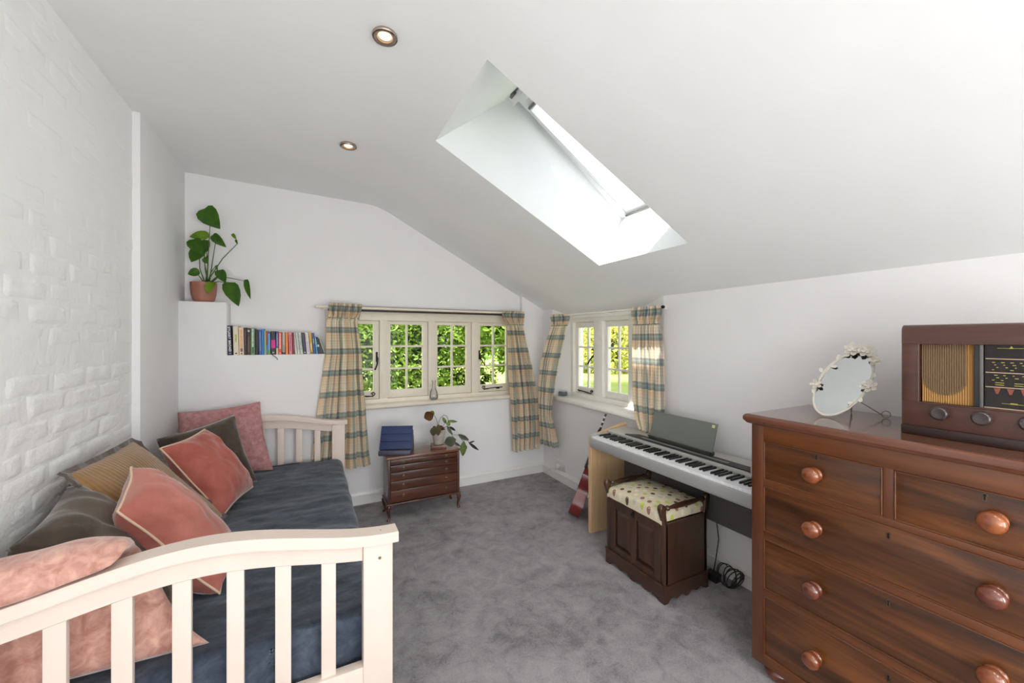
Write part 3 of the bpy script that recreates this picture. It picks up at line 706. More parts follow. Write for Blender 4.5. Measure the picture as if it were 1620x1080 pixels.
obj('mattress', MB().box(-0.755, 0.215, 1.385, 3.20, 0.28, 0.43, 0.03, 3), M['mattress'], bed)
def cover():
    W, Lh = 0.985, 1.80
    def drop(s):           # s: cloth length past the edge -> (out, down)
        r = 0.045
        if s <= 0: return 0.0, 0.0
        a = s / r
        if a < PI / 2: return r * math.sin(a), r * (1 - math.cos(a))
        return r + 0.03 * (s - r * PI / 2), r + (s - r * PI / 2)
    def f(u, v):
        sx = u * (W + 0.40); sy = v * (Lh + 0.38)
        dx, zx = drop(sx - W + 0.045); dy, zy = drop(0.38 - sy); dy = min(dy, 0.034)
        x = -0.768 + min(sx, W - 0.045) + dx; y = 3.192 - Lh + max(0.0, sy - 0.38) - dy + 0.045 * 0
        zt = 0.455 - zx - zy
        q = 0.006 * N3((x * 1.2, y * 3.4 + x * 1.5, 0), 3.2) + 0.005 * N3((x, y * 2.2, 5), 9)
        cr = 0.007 * math.exp(-((y - 2.33 - 0.35 * (x + 0.1)) / 0.03) ** 2) + 0.006 * math.exp(-((y - 2.02 + 0.25 * x) / 0.04) ** 2) - 0.008 * math.exp(-((y - 2.55 - 0.2 * x) / 0.06) ** 2)
        puff = 0.012 * math.sin(PI * min(1, sx / W)) 
        zt += (q + cr) * (1.0 if zx + zy < 0.01 else 0.3) + (puff if zx < 0.01 else puff * 0.3)
        if zx > 0.03: x += 0.010 * math.sin(y * 16 + 2 * math.sin(y * 5)) * min(1, zx / 0.2)
        if zy > 0.03: y -= 0.0035 * (1 + math.sin(x * 24 + 1)) * min(1, zy / 0.2); y = max(y, 1.350)
        return (x, y, max(0.03, zt))
    m = MB().grid(f, 90, 120); bmesh.ops.solidify(m.b, geom=list(m.b.faces), thickness=0.004)
    o = obj('bed_cover', m, M['cover'], ang=180)
    tag(o, 'slate-blue velvet cover draped over the daybed mattress', 'bed cover')
cover()

# ---------------------------------------------------------------- cushions
def cushion(name, q, thick, mat, label, group=None, piping=None, pinch=0.07, seed=0, n=30, wr=0.010, power=2.6, border=None, tipflop=None):
    BL, BR, TR, TL = [Vector(p) for p in q]
    N = (BR - BL).cross(TL - BL).normalized(); cen = (BL + BR + TR + TL) / 4
    def base(u, v):
        du = pinch * math.sin(PI * v); dv = pinch * math.sin(PI * u)
        uu = 0.5 + (u - 0.5) * (1 - du * 2 * abs(2 * u - 1)); vv = 0.5 + (v - 0.5) * (1 - dv * 2 * abs(2 * v - 1))
        p = BL * (1 - uu) * (1 - vv) + BR * uu * (1 - vv) + TR * uu * vv + TL * (1 - uu) * vv
        p += N * 0.012 * N3((u * 2, v * 2, seed), 1.0)
        if tipflop: p += tipflop(u, v)
        return p
    def surf(s):
        def f(u, v):
            a = max(0.0, 1 - abs(2 * u - 1) ** power); b = max(0.0, 1 - abs(2 * v - 1) ** power)
            t = thick * 0.5 * (a * b) ** 0.45
            e = min(1, 5 * a * b)
            w = wr * e * (N3((u * 3 + v * 2, v * 4 - u, seed + s * 3), 1.3) + 0.5 * N3((u * 9, v * 7, seed + s), 1.2))
            # tension creases running from the corners
            for cu, cv in ((0, 0), (1, 0), (0, 1), (1, 1)):
                r = math.hypot(u - cu, v - cv); an = math.atan2(abs(v - cv), abs(u - cu))
                w += wr * 0.45 * math.exp(-(r / 0.28) ** 2) * math.sin(an * 11 + seed + cu) * min(1, r * 8)
            return base(u, v) + N * s * (t + w)
        return f
    L = lambda a, b: (a, b)
    m = MB().grid(surf(1), n, n, L); m.grid(surf(-1), n, n, L)
    bmesh.ops.remove_doubles(m.b, verts=list(m.b.verts), dist=0.0015); bmesh.ops.recalc_face_normals(m.b, faces=list(m.b.faces))
    root = thing(name, tuple(cen - Vector((0, 0, 0.2))), label, 'cushion', group)
    obj('cushion_body', m, mat, root, ang=180)
    pts = []
    for k in range(4 * n):
        e, t = divmod(k, n); t /= n
        u, v = ((t, 0), (1, t), (1 - t, 1), (0, 1 - t))[e]; pts.append(base(u, v))
    if piping: obj('piping', MB().tube(pts, 0.0042, 6, closed=True), piping, root, ang=180)
    if border:
        b = bmesh.new(); V = []
        for i, p in enumerate(pts):
            out = (p - cen); out -= N * out.dot(N); out.normalize()
            wob = 0.006 * math.sin(i * 0.9) + 0.004 * math.sin(i * 2.3)
            V.append((b.verts.new(p - out * 0.012 + N * 0.005), b.verts.new(p + out * 0.016 + N * (0.006 + wob)), b.verts.new(p + out * 0.013 + N * (-0.006 + wob)), b.verts.new(p - out * 0.012 - N * 0.005)))
        for i in range(len(V)):
            A, B = V[i], V[(i + 1) % len(V)]
            for k in range(4): b.faces.new((A[k], B[k], B[(k + 1) % 4], A[(k + 1) % 4]))
        bmesh.ops.recalc_face_normals(b, faces=list(b.faces)); obj('border', b, border, root, ang=60, label='grey satin border')
    return root
G = 'cushions heaped on the daybed'
cushion('cushion', [(-0.735, 3.07, 0.475), (-0.215, 3.07, 0.475), (-0.302, 3.185, 0.918), (-0.745, 3.19, 0.880)], 0.11, M['v_mauve'], 'mauve woven cushion leaning on the far slatted end of the daybed', G, seed=1, pinch=0.03)
cushion('cushion', [(-0.66, 2.72, 0.475), (-0.285, 2.86, 0.475), (-0.424, 3.02, 0.87), (-0.745, 2.80, 0.80)], 0.17, M['v_brown'], 'dark brown velvet cushion between the mauve one and the far piped rose one', G, seed=2, pinch=0.03)
cushion('cushion', [(-0.385, 2.36, 0.475), (-0.295, 2.735, 0.485), (-0.51, 2.68, 0.855), (-0.63, 2.42, 0.830)], 0.17, M['v_pink2'], 'smaller-looking rose velvet cushion with cream piping, towards the far end', G, piping=M['piping'], seed=3, pinch=0.03)
cushion('cushion', [(-0.46, 1.90, 0.475), (-0.375, 2.37, 0.475), (-0.705, 2.335, 0.895), (-0.735, 1.87, 0.895)], 0.09, M['quilt'], 'gold ribbed cushion with a grey satin border', G, seed=4, pinch=0.02, border=M['quilt_trim'], wr=0.004)
cushion('cushion', [(-0.385, 1.56, 0.475), (-0.47, 1.86, 0.475), (-0.735, 1.90, 0.85), (-0.735, 1.58, 0.775)], 0.19, M['v_brown2'], 'large umber velvet cushion against the brick wall at the near end', G, seed=5, pinch=0.04, wr=0.014)
cushion('cushion', [(-0.275, 1.665, 0.475), (-0.285, 1.97, 0.475), (-0.588, 1.94, 0.875), (-0.545, 1.69, 0.80)], 0.20, M['v_pink'], 'big rose velvet cushion with cream piping nearest the photographer', G, piping=M['piping'], seed=6, pinch=0.025)
# blush pillow flopped over the near top rail
def blush():
    path = [(1.285, 0.805), (1.30, 0.810), (1.335, 0.822), (1.38, 0.812), (1.42, 0.775), (1.445, 0.72), (1.455, 0.65), (1.450, 0.58), (1.435, 0.52), (1.42, 0.475)]
    def P(v):
        t = v * (len(path) - 1); i = min(len(path) - 2, int(t)); f = t - i
        return Vector((0, path[i][0] * (1 - f) + path[i + 1][0] * f, path[i][1] * (1 - f) + path[i + 1][1] * f))
    def f(s):
        def g(u, v):
            p = P(v); q = (P(min(1, v + 0.02)) - P(max(0, v - 0.02))).normalized(); nrm = Vector((0, -q.z, q.y))
            lx = -0.765; rx = -0.43 + 0.02 * math.sin(v * 6) + (0.16 * max(0, (v - 0.40) / 0.55) ** 1.2)
            x = lx + (rx - lx) * u
            a = max(0, 1 - abs(2 * u - 1) ** 3); b = max(0, 1 - abs(2 * v - 1) ** 3.4); t = (0.024 + 0.022 * v) * (a * b) ** 0.5
            t *= 1 + 0.16 * N3((u * 3, v * 4, s + 4), 1.2)
            w = 0.006 * N3((u * 2.5 + v, v * 8, 3 + s), 1.4) * min(1, 4 * a * b)
            zz = -0.018 * (u > 0.0) * u * (v > 0.6) * (v - 0.6) * 2
            sag = (arch(x, 0.735, 0.073) - 0.800) * max(0, 1 - v * 2.2)
            return Vector((x, 0, 0)) + p + nrm * s * (t + w) + Vector((0, 0, zz + sag + 0.006))
        return g
    m = MB().grid(f(1), 34, 44).grid(f(-1), 34, 44)
    bmesh.ops.remove_doubles(m.b, verts=list(m.b.verts), dist=0.001); bmesh.ops.recalc_face_normals(m.b, faces=list(m.b.faces))
    root = thing('cushion', (-0.58, 1.42, 0.48), 'blush chenille cushion flopped over the near top rail of the daybed', 'cushion', G)
    obj('cushion_body', m, M['v_blush'], root, ang=180)
blush()

# ================================================================ DRESSER
dy0, dy1 = 0.135, 0.985
d = thing('chest_of_drawers', (1.83, 0.56, 0.0), 'tall polished mahogany chest, two short over three long drawers', 'dresser')
fx = 1.600
def rnd_top(m, x0, x1, y0, y1, z0, z1):
    # moulded slab: stepped prism outlines
    for a, b, e in ((0.0, 0.010, 0.006), (0.010, 0.016, 0.001), (0.016, 0.028, 0.0), (0.028, 0.034, 0.002), (0.034, 0.040, 0.007)):
        m.box(x0 + e, x1, y0 + e, y1 - e, z0 + a, z0 + b)
m = MB()
prof = [(0.020, 0.0), (0.012, 0.003), (0.006, 0.008), (0.004, 0.012), (0.0, 0.016), (-0.001, 0.023), (0.0, 0.031), (0.004, 0.037), (0.010, 0.040)]
bmv = []
for e, z in prof: bmv.append([m.b.verts.new(p) for p in ((1.573 + e, dy0 - 0.02 + e, 1.005 + z), (1.573 + e, dy1 + 0.02 - e, 1.005 + z), (2.05, dy1 + 0.02 - e, 1.005 + z), (2.05, dy0 - 0.02 + e, 1.005 + z))])
for A, B in zip(bmv, bmv[1:]):
    for k in range(4): m.b.faces.new((A[k], A[(k + 1) % 4], B[(k + 1) % 4], B[k]))
m.b.faces.new(bmv[0]); m.b.faces.new(bmv[-1]); bmesh.ops.recalc_face_normals(m.b, faces=list(m.b.faces))
obj('top', m, M['dr_top'], d, ang=24)
obj('side_panel', MB().box(fx, 2.04, dy1 - 0.02, dy1, 0.055, 1.006, 0.004), M['dr_side'], d)
obj('side_panel', MB().box(fx, 2.04, dy0, dy0 + 0.02, 0.055, 1.006, 0.004), M['dr_side'], d)
obj('back_panel', MB().box(1.625, 2.035, dy0 + 0.02, dy1 - 0.02, 0.06, 1.0), M['dr_gap'], d, smooth=False)
obj('stile', MB().box(fx - 0.002, fx + 0.03, dy1 - 0.046, dy1 + 0.001, 0.056, 1.005, 0.005), M['dr_side'], d)
obj('stile', MB().box(fx - 0.002, fx + 0.03, dy0 - 0.001, dy0 + 0.046, 0.056, 1.005, 0.005), M['dr_side'], d)
rails = [(0.945, 1.004), (0.768, 0.790), (0.561, 0.588), (0.333, 0.360), (0.058, 0.098)]
for a, b in rails: obj('rail', MB().box(fx, fx + 0.03, dy0 + 0.044, dy1 - 0.044, a, b, 0.002), M['dr_case'], d)
obj('rail', MB().box(fx, fx + 0.03, 0.547, 0.573, 0.789, 0.946, 0.002), M['dr_side'], d)
def keyhole(y, z, parent):
    m = MB().lathe([(0.0055, 0), (0.0055, 0.002), (0.0035, 0.0022), (0.0035, 0.0005)], (fx + 0.003, y, z), (-1, 0, 0), 14)
    m.prism([(y - 0.0035, z - 0.004), (y + 0.0035, z - 0.004), (y + 0.0045, z - 0.016), (y - 0.0045, z - 0.016)], 'x', fx + 0.0008, fx + 0.003)
    obj('keyhole', m, M['brass'], parent, ang=30)
    m = MB().prism([(y - 0.0012, z + 0.001), (y + 0.0012, z + 0.001), (y + 0.002, z - 0.013), (y - 0.002, z - 0.013)], 'x', fx - 0.0002, fx + 0.003)
    m.lathe([(0.003, 0), (0.003, 0.003), (0.0, 0.003)], (fx + 0.003, y, z), (-1, 0, 0), 10)
    obj('key_slot', m, M['iron'], parent, smooth=False)
def drawer(y0, y1, z0, z1, knobs, kmat, key):
    m = MB().box(fx + 0.003, fx + 0.026, y0 + 0.0035, y1 - 0.0035, z0 + 0.0035, z1 - 0.0035, 0.001)
    o = obj('drawer', m, M['dr_front'], d)
    m = MB()
    for a, b, c, e in ((y0 + 0.001, y1 - 0.001, z0 + 0.001, z0 + 0.005), (y0 + 0.001, y1 - 0.001, z1 - 0.005, z1 - 0.001), (y0 + 0.001, y0 + 0.005, z0 + 0.005, z1 - 0.005), (y1 - 0.005, y1 - 0.001, z0 + 0.005, z1 - 0.005)):
        m.box(fx - 0.0015, fx + 0.02, a, b, c, e, 0.0013, 1)
    obj('cock_bead', m, M['dr_case'], o)
    for y, z, k in knobs:
        pr = [(0.024, 0.0), (0.0245, 0.004), (0.020, 0.008), (0.0155, 0.010), (0.0165, 0.014), (0.0225, 0.018), (0.0275, 0.024), (0.0290, 0.030), (0.0275, 0.037), (0.022, 0.043), (0.013, 0.047), (0.0, 0.0485)]
        obj('knob', MB().lathe(pr, (fx + 0.004, y, z), (-1, 0, 0), 28), M[k], o, ang=60)
    keyhole(key[0], key[1], o)
yk1, yk2 = 0.762, 0.345
drawer(0.573, 0.940, 0.790, 0.945, [(yk1, 0.866, 'knob')], 'knob', (0.757, 0.932))
drawer(0.180, 0.547, 0.790, 0.945, [(yk2, 0.872, 'knob')], 'knob', (0.363, 0.932))
drawer(0.180, 0.940, 0.588, 0.768, [(yk1, 0.674, 'knob'), (yk2, 0.678, 'knob2')], 'knob', (0.56, 0.742))
drawer(0.180, 0.940, 0.360, 0.561, [(yk1, 0.458, 'knob2'), (yk2, 0.466, 'knob')], 'knob', (0.56, 0.532))
drawer(0.180, 0.940, 0.098, 0.333, [(yk1, 0.212, 'knob'), (yk2, 0.215, 'knob')], 'knob', (0.56, 0.300))
for y in (dy0 + 0.07, dy1 - 0.07):
    for x in (fx + 0.06, 1.98):
        obj('bun_foot', MB().lathe([(0.025, 0.0), (0.040, 0.006), (0.050, 0.022), (0.050, 0.036), (0.042, 0.050), (0.040, 0.057)], (x, y, 0), (0, 0, 1), 24), M['knob2'], d)

# ---------------------------------------------------------------- radio
ry0, ry1, rz0 = 0.125, 0.567, 1.045
r = thing('valve_radio', (1.85, 0.345, rz0), 'old brown wooden valve radio with gold grille and round knobs', 'radio')
rz1 = 1.393
def shell():
    m = MB()
    # front panel with the opening, as boxes; top edge rounded by the body
    X0, X1 = 1.716, 1.736
    oz0, oz1, oy0, oy1 = 1.150, 1.332, 0.166, 0.526
    m.box(X0, X1, ry0, ry1, 1.072, oz0, 0.002); m.box(X0, X1, oy1, ry1, oz0 - 0.002, oz1 + 0.002, 0.001); m.box(X0, X1, ry0, oy0, oz0 - 0.002, oz1 + 0.002, 0.001)
    n = 8; R = 0.020
    arc = [(X0 + R - R * math.cos(PI / 2 * i / n), rz1 - R + R * math.sin(PI / 2 * i / n)) for i in range(n + 1)]
    m.prism([(X0, oz1)] + arc + [(1.98, rz1), (1.98, rz1 - 0.02), (X1, rz1 - 0.03), (X1, oz1)], 'y', ry0, ry1)
    m.box(X1, 1.98, ry0, ry0 + 0.015, 1.072, rz1 - 0.02); m.box(X1, 1.98, ry1 - 0.015, ry1, 1.072, rz1 - 0.02); m.box(1.965, 1.98, ry0, ry1, 1.072, rz1 - 0.01)
    m.box(X1, 1.98, ry0, ry1, 1.072, 1.085)
    return m
obj('cabinet', shell(), M['radio'], r, ang=35)
m = MB()
for a in ((1.7135, 1.7165, 0.162, 0.529, 1.1465, 1.1505), (1.7145, 1.7165, 0.5255, 0.529, 1.15, 1.332), (1.7145, 1.7165, 0.162, 0.1665, 1.15, 1.332)): m.box(*a, 0.0015, 1)
obj('opening_frame', m, M['radio'], r)
obj('plinth', MB().box(1.706, 1.975, ry0 + 0.002, ry1 - 0.001, rz0, 1.0735, 0.003), M['radio_plinth'], r, label='black plinth')
# grille: pleated gold cloth with the darker round of the loudspeaker behind
def grille_mat():
    q = NT('gold_grille_cloth'); v = q.coord('Position'); sp = q.n('ShaderNodeSeparateXYZ'); q.l(v, sp.inputs[0])
    n = q.noise(q.coord('Position', (1, 1, 1)), 900, 2, 0.7)
    q.set(Base_Color=q.ramp(n, [(0.3, lin((150, 110, 62))), (0.7, lin((206, 164, 100)))]), Roughness=0.6); return q.m
M['grille'] = grille_mat()
M['grille_back'] = plain('grille_speaker_shade', (112, 90, 66), 0.8, var=0.1, vs=500)
m = MB(); ys = 0.412; n = 22; w = (0.524 - ys) / n
def gr(u, v):
    y = ys + (0.524 - ys) * u; return (1.732 + 0.0022 * math.cos(u * n * 2 * PI), y, 1.151 + 0.180 * v)
m.grid(lambda u, v: gr(1 - u, v), n * 8, 1); obj('grille_cloth', m, M['grille'], r, ang=80)
# loudspeaker baffle ring shows as the darker disc through the cloth
pts = []
for i in range(41):
    a = PI + PI * i / 40; pts.append((0.474 + 0.049 * math.cos(a) * 1.0, 1.238 + 0.052 * math.sin(a)))
dsk = [(0.523, 1.3305)] + [(0.474 + 0.049 * math.cos(t), 1.232 + 0.056 * math.sin(t)) for t in [-PI * i / 30 for i in range(31)]] + [(0.425, 1.3305)]
# drawn as fine dark threads woven over each pleat
m = MB()
for k in range(n):
    yc = ys + w * (k + 0.5); lo = None
    if 0.425 < yc < 0.523:
        t = (yc - 0.474) / 0.049; lo = 1.232 - 0.056 * math.sqrt(max(0, 1 - t * t))
        m.box(1.7286, 1.7296, yc - w * 0.34, yc + w * 0.34, lo, 1.3305)
obj('speaker_disc', m, M['grille_back'], r, smooth=False, label='darker round area of the grille cloth')
m = MB().box(1.722, 1.734, 0.400, 0.411, 1.151, 1.331, 0.001)
obj('divider', m, M['pdark'], r)
m = MB().box(1.718, 1.724, 0.3925, 0.3995, 1.151, 1.331, 0.001)
for k in range(4): m.lathe([(0.0018, 0), (0.0018, 0.001), (0, 0.001)], (1.718, 0.396, 1.160 + k * 0.054), (-1, 0, 0), 8)
obj('dial_clip', m, M['alu'], r)
M['dial'] = plain('dial_glass_black', (22, 16, 14), 0.12, var=0.3, vs=20, bst=0)
dl = obj('dial', MB().box(1.728, 1.733, 0.168, 0.3925, 1.151, 1.331), M['dial'], r, smooth=False)
M['dialmark'] = plain('dial_marks', (170, 160, 70), 0.5, bst=0); M['dialline'] = plain('dial_lines', (170, 146, 120), 0.5, bst=0)
M['dialmark2'] = plain('dial_marks_red', (126, 62, 48), 0.5, bst=0)
m = MB()
for z in (1.292, 1.253, 1.212): m.box(1.7266, 1.728, 0.172, 0.390, z - 0.0012, z + 0.0012)
m.box(1.7262, 1.728, 0.168, 0.3925, 1.151, 1.1545)
obj('dial_line', m, M['dialline'], dl, smooth=False)
m = MB(); rr = random.Random(5)
for row in range(7):
    for cl in range(12):
        y = 0.378 - cl * 0.0165 - (row % 3) * 0.004; z = (1.281, 1.274, 1.267, 1.260, 1.245, 1.238, 1.231)[row]
        if rr.random() < 0.85: m.box(1.7270, 1.728, y - rr.uniform(0.003, 0.0065), y, z, z + 0.0017)
for row in range(2):
    for cl in range(5): y = 0.372 - cl * 0.034; m.box(1.7270, 1.728, y - 0.016, y, 1.224 - row * 0.006, 1.2255 - row * 0.006)
m.box(1.7270, 1.728, 0.24, 0.368, 1.3215, 1.3225); m.box(1.7270, 1.728, 0.24, 0.36, 1.167, 1.1678)
m.prism([(0.343 - 0.004, 1.321), (0.343 + 0.004, 1.321), (0.343, 1.3285)], 'x', 1.7265, 1.728); m.box(1.7270, 1.728, 0.332, 0.345, 1.1665, 1.1700)
obj('dial_marks', m, M['dialmark'], dl, smooth=False, kind='stuff')
m = MB()
for k in range(8): y = 0.375 - k * 0.024; m.prism([(y, 1.209), (y - 0.013, 1.209), (y - 0.0085, 1.193), (y - 0.0045, 1.193)], 'x', 1.7272, 1.728)
obj('dial_marks', m, M['dialmark2'], dl, smooth=False, kind='stuff', label='reddish wedge marks')
for k, y in enumerate((0.477, 0.392, 0.306, 0.221)):
    z = 1.122
    obj('knob', MB().lathe([(0.019, 0), (0.0195, 0.006), (0.0175, 0.009), (0.0205, 0.012), (0.0205, 0.018), (0.0175, 0.023), (0.0150, 0.0235), (0.0145, 0.0215), (0.006, 0.0205), (0, 0.020)], (1.716, y, z), (-1, 0, 0), 32), M['bakelite'], r, ang=50)

# ---------------------------------------------------------------- flower-framed mirror
def mirror():
    t = thing('table_mirror', (1.80, 0.75, 1.045), 'oval table mirror in an ivory metal frame of flowers', 'mirror')
    C = MIR_C; U = MIR_U; V = MIR_V; Nn = U.cross(V).normalized()
    if Nn.x > 0: Nn = -Nn
    a, b = MIR_A, MIR_B
    def E(t_, k=1.0, off=0.0): return C + U * (a * k * math.cos(t_)) + V * (b * k * math.sin(t_)) + Nn * off
    bm = bmesh.new(); n = 48
    ct = bm.verts.new(C + Nn * 0.001); ring = [bm.verts.new(E(2 * PI * i / n, 0.985, 0.001)) for i in range(n)]
    ct2 = bm.verts.new(C - Nn * 0.003); ring2 = [bm.verts.new(E(2 * PI * i / n, 0.985, -0.003)) for i in range(n)]
    for i in range(n):
        bm.faces.new((ct, ring[i], ring[(i + 1) % n])); bm.faces.new((ct2, ring2[(i + 1) % n], ring2[i])); bm.faces.new((ring[i], ring2[i], ring2[(i + 1) % n], ring[(i + 1) % n]))
    bmesh.ops.recalc_face_normals(bm, faces=list(bm.faces))
    obj('mirror_glass', bm, M['mirror'], t, smooth=False)
    m = MB().tube([E(2 * PI * i / n) for i in range(n)], 0.0050, 8, closed=True); obj('frame', m, M['wireframe'], t, ang=180)
    # stem twisting round the upper frame
    m = MB(); pts = [E(math.radians(x), 1.0 + 0.035 * math.sin(x * 0.085), 0.006 + 0.003 * math.cos(x * 0.085)) for x in range(-40, 216, 5)]
    m.tube(pts, 0.0026, 6); obj('vine', m, M['wireframe'], t, ang=180)
    def petal(m, base, d, w, l, cup):
        s = d.cross(Nn).normalized()
        P = [base, base + d * l * 0.35 + s * w * 0.42 + Nn * cup * 0.3, base + d * l * 0.75 + s * w * 0.5 + Nn * cup * 0.8, base + d * l + Nn * cup, base + d * l * 0.75 - s * w * 0.5 + Nn * cup * 0.8, base + d * l * 0.35 - s * w * 0.42 + Nn * cup * 0.3]
        vs = [m.b.verts.new(p) for p in P]; vb = [m.b.verts.new(p - Nn * 0.0012) for p in P]
        c0 = m.b.verts.new(base + d * l * 0.55 + Nn * cup * 0.25)
        for i in range(6): m.b.faces.new((c0, vs[i], vs[(i + 1) % 6])); m.b.faces.new((vs[i], vb[i], vb[(i + 1) % 6], vs[(i + 1) % 6]))
        m.b.faces.new(vb[::-1])
    for ang, sz, npet, k in ((96, 0.030, 6, 1.06), (66, 0.031, 6, 1.08), (128, 0.024, 5, 1.08), (172, 0.028, 6, 1.05), (-18, 0.022, 5, 0.98)):
        m = MB(); c0 = E(math.radians(ang), k, 0.009)
        for j in range(npet):
            q = 2 * PI * j / npet + ang; dd = (U * math.cos(q) + V * math.sin(q)).normalized(); petal(m, c0, dd, sz * 0.62, sz, 0.009)
        for j in range(max(3, npet - 2)):
            q = 2 * PI * j / max(3, npet - 2) + ang + 0.5; dd = (U * math.cos(q) + V * math.sin(q)).normalized(); petal(m, c0 + Nn * 0.005, dd, sz * 0.42, sz * 0.6, 0.012)
        m.lathe([(0.0045, 0), (0.004, 0.004), (0, 0.006)], tuple(c0 + Nn * 0.003), tuple(Nn), 10)
        obj('flower', m, M['wireframe'], t, ang=25)
    for ang, k, tw in ((46, 1.04, 0.4), (34, 1.03, -0.5), (20, 0.97, 0.9), (4, 1.04, -0.8), (-34, 1.02, 0.3), (110, 1.06, 0.9), (148, 1.05, 0.2), (190, 1.03, -0.5), (202, 1.03, 0.6)):
        m = MB(); tt = math.radians(ang); c0 = E(tt, k, 0.006); dd = (U * -math.sin(tt + tw) + V * math.cos(tt + tw)).normalized(); petal(m, c0, dd, 0.013, 0.024, 0.004)
        obj('leaf', m, M['wireframe'], t, ang=25)
    # wire easel behind
    top = C - Nn * 0.006 + V * 0.02; s = U
    zf = 1.0475
    F1 = Vector(MIR_F1); F2 = Vector(MIR_F2)
    m = MB()
    for F, sd in ((F1, -1), (F2, 1)):
        hinge = C - Nn * 0.008 + U * (0.02 * sd) - V * 0.01
        m.tube([hinge, hinge.lerp(F, 0.5), F + Vector((0, 0, 0.012))], 0.0018, 6)
        cc = F + Vector((0.008, -0.012 * sd * -1, 0.015)); dv = (F - hinge); dv.z = 0; dv.normalize()
        m.tube([F + Vector((0, 0, 0.012)) + dv * (0.013 * (1 - math.cos(q))) * 1.0 + Vector((0, 0, 0.0125 * -math.sin(q) * 1.0 + 0.002)) for q in [2 * PI * i / 20 for i in range(21)]], 0.0018, 6)
    h1 = (C - Nn * 0.008 - U * 0.02 - V * 0.01).lerp(F1, 0.5); h2 = (C - Nn * 0.008 + U * 0.02 - V * 0.01).lerp(F2, 0.5); m.tube([h1, h2], 0.0016, 6)
    obj('easel', m, M['wire'], t, ang=180)
def _mir():
    az, tilt, roll = -0.22, 0.488, 0.372
    n0 = Vector((-math.cos(az), math.sin(az), 0)); u = Vector((n0.y, -n0.x, 0)); v = Vector((0, 0, 1)) * math.cos(tilt) - n0 * math.sin(tilt)
    return u * math.cos(roll) + v * math.sin(roll), v * math.cos(roll) - u * math.sin(roll)
MIR_U, MIR_V = _mir(); MIR_C = Vector((1.855, 0.786, 1.173)); MIR_A, MIR_B = 0.073, 0.145
MIR_F1 = (1.955, 0.800, 1.0465); MIR_F2 = (1.945, 0.700, 1.0465)
mirror()

# ================================================================ CURTAINS
def curtain(label, rows, folds, seed, group, header=0.10, amp=0.018, depth='y', cloth=1.0):
    """rows: (z, xL, yL, xR, yR); v runs down"""
    yplane = rows[0][2]
    zs = [r[0] for r in rows]; H = zs[0] - zs[-1]
    rr = random.Random(seed); ph = [rr.uniform(0, 6.28) for _ in range(6)]
    def at(z):
        for a, b in zip(rows, rows[1:]):
            if z >= b[0] - 1e-9:
                f = (a[0] - z) / (a[0] - b[0]); f = max(0, min(1, f)); return [a[i] * (1 - f) + b[i] * f for i in range(1, 5)]
        return list(rows[-1][1:])
    def f(u, v):
        z = zs[0] - H * v; q = at(z); p = Vector((q[0] + (q[2] - q[0]) * u, q[1] + (q[3] - q[1]) * u, z))
        d = Vector((q[2] - q[0], q[3] - q[1], 0)).normalized(); n = Vector((-d.y, d.x, 0))
        dist = zs[0] - z
        uu = u + 0.03 * math.sin(v * 5 + ph[0]) * math.sin(PI * u)
        a = uu * folds * 2 * PI
        nf = amp * (0.35 + 0.65 * u if depth == 'y' and yplane < 3.34 else 1.0) * (0.72 * (1.1 - 2.0 * abs(math.sin(a / 2 + ph[1] + 0.3 * math.sin(v * 4 + ph[4]))) ** 0.75) + 0.3 * math.sin(a * 1.9 + ph[2] + v * 2.2) + 0.12 * math.sin(a * 3.3 + ph[3]))
        tight = math.exp(-((dist - header) / 0.022) ** 2)
        g = 0.55 + 0.45 * min(1, dist / 0.5)
        if dist < header:       # gathered heading, pleats crinkle more
            nf = amp * 0.42 * math.sin(a * 2.0 + ph[1]) + amp * 0.28 * math.sin(a * 3.1 + ph[2] + dist * 40); g = 1.0
            nf -= 0.004
        nf *= (1 - 0.6 * tight)
        if dist > header: nf *= g
        sl = 0.004 * math.cos(a + ph[1]) * 1.0
        p += n * nf + d * sl
        if v > 0.985: p.z += 0.0
        p.z += 0.004 * math.sin(a * 1.0 + ph[5]) * (v ** 2)
        return p
    nu = int(folds * 22); nv = 110
    m = MB().grid(f, nu, nv, lambda a, b: (a * cloth, -b * H))
    root = thing('curtain', f(0.5, 1.0), label, 'curtain', group)
    obj('curtain_cloth', m, M['plaid'], root, ang=180)
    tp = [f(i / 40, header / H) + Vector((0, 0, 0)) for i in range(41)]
    obj('gather_shade', MB().tube(tp, 0.004, 5), M['plaid_dark'], root, ang=180)  # dark cord painted in as the shade where the heading is gathered
    return root
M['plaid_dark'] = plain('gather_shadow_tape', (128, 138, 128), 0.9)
G = 'plaid curtains at the two windows'
C1 = [(1.621, 0.132, 3.290, 0.369, 3.36), (1.582, 0.124, 3.290, 0.374, 3.36), (1.519, 0.132, 3.290, 0.355, 3.36), (1.478, 0.119, 3.290, 0.345, 3.36), (1.235, 0.115, 3.290, 0.374, 3.36), (1.067, 0.089, 3.290, 0.383, 3.36), (0.959, 0.076, 3.290, 0.393, 3.36), (0.822, 0.055, 3.290, 0.407, 3.36), (0.711, 0.042, 3.290, 0.412, 3.36), (0.434, 0.013, 3.292, 0.431, 3.36), (0.329, 0.004, 3.292, 0.446, 3.36)]
C2 = [(1.608, 1.627, 3.348, 1.838, 3.348), (1.581, 1.6, 3.348, 1.838, 3.348), (1.523, 1.627, 3.348, 1.832, 3.348), (1.472, 1.667, 3.348, 1.838, 3.348), (1.325, 1.674, 3.348, 1.874, 3.348), (1.083, 1.684, 3.348, 1.938, 3.348), (0.772, 1.701, 3.348, 1.995, 3.348), (0.471, 1.714, 3.348, 2.014, 3.348), (0.27, 1.721, 3.348, 2.007, 3.348)]
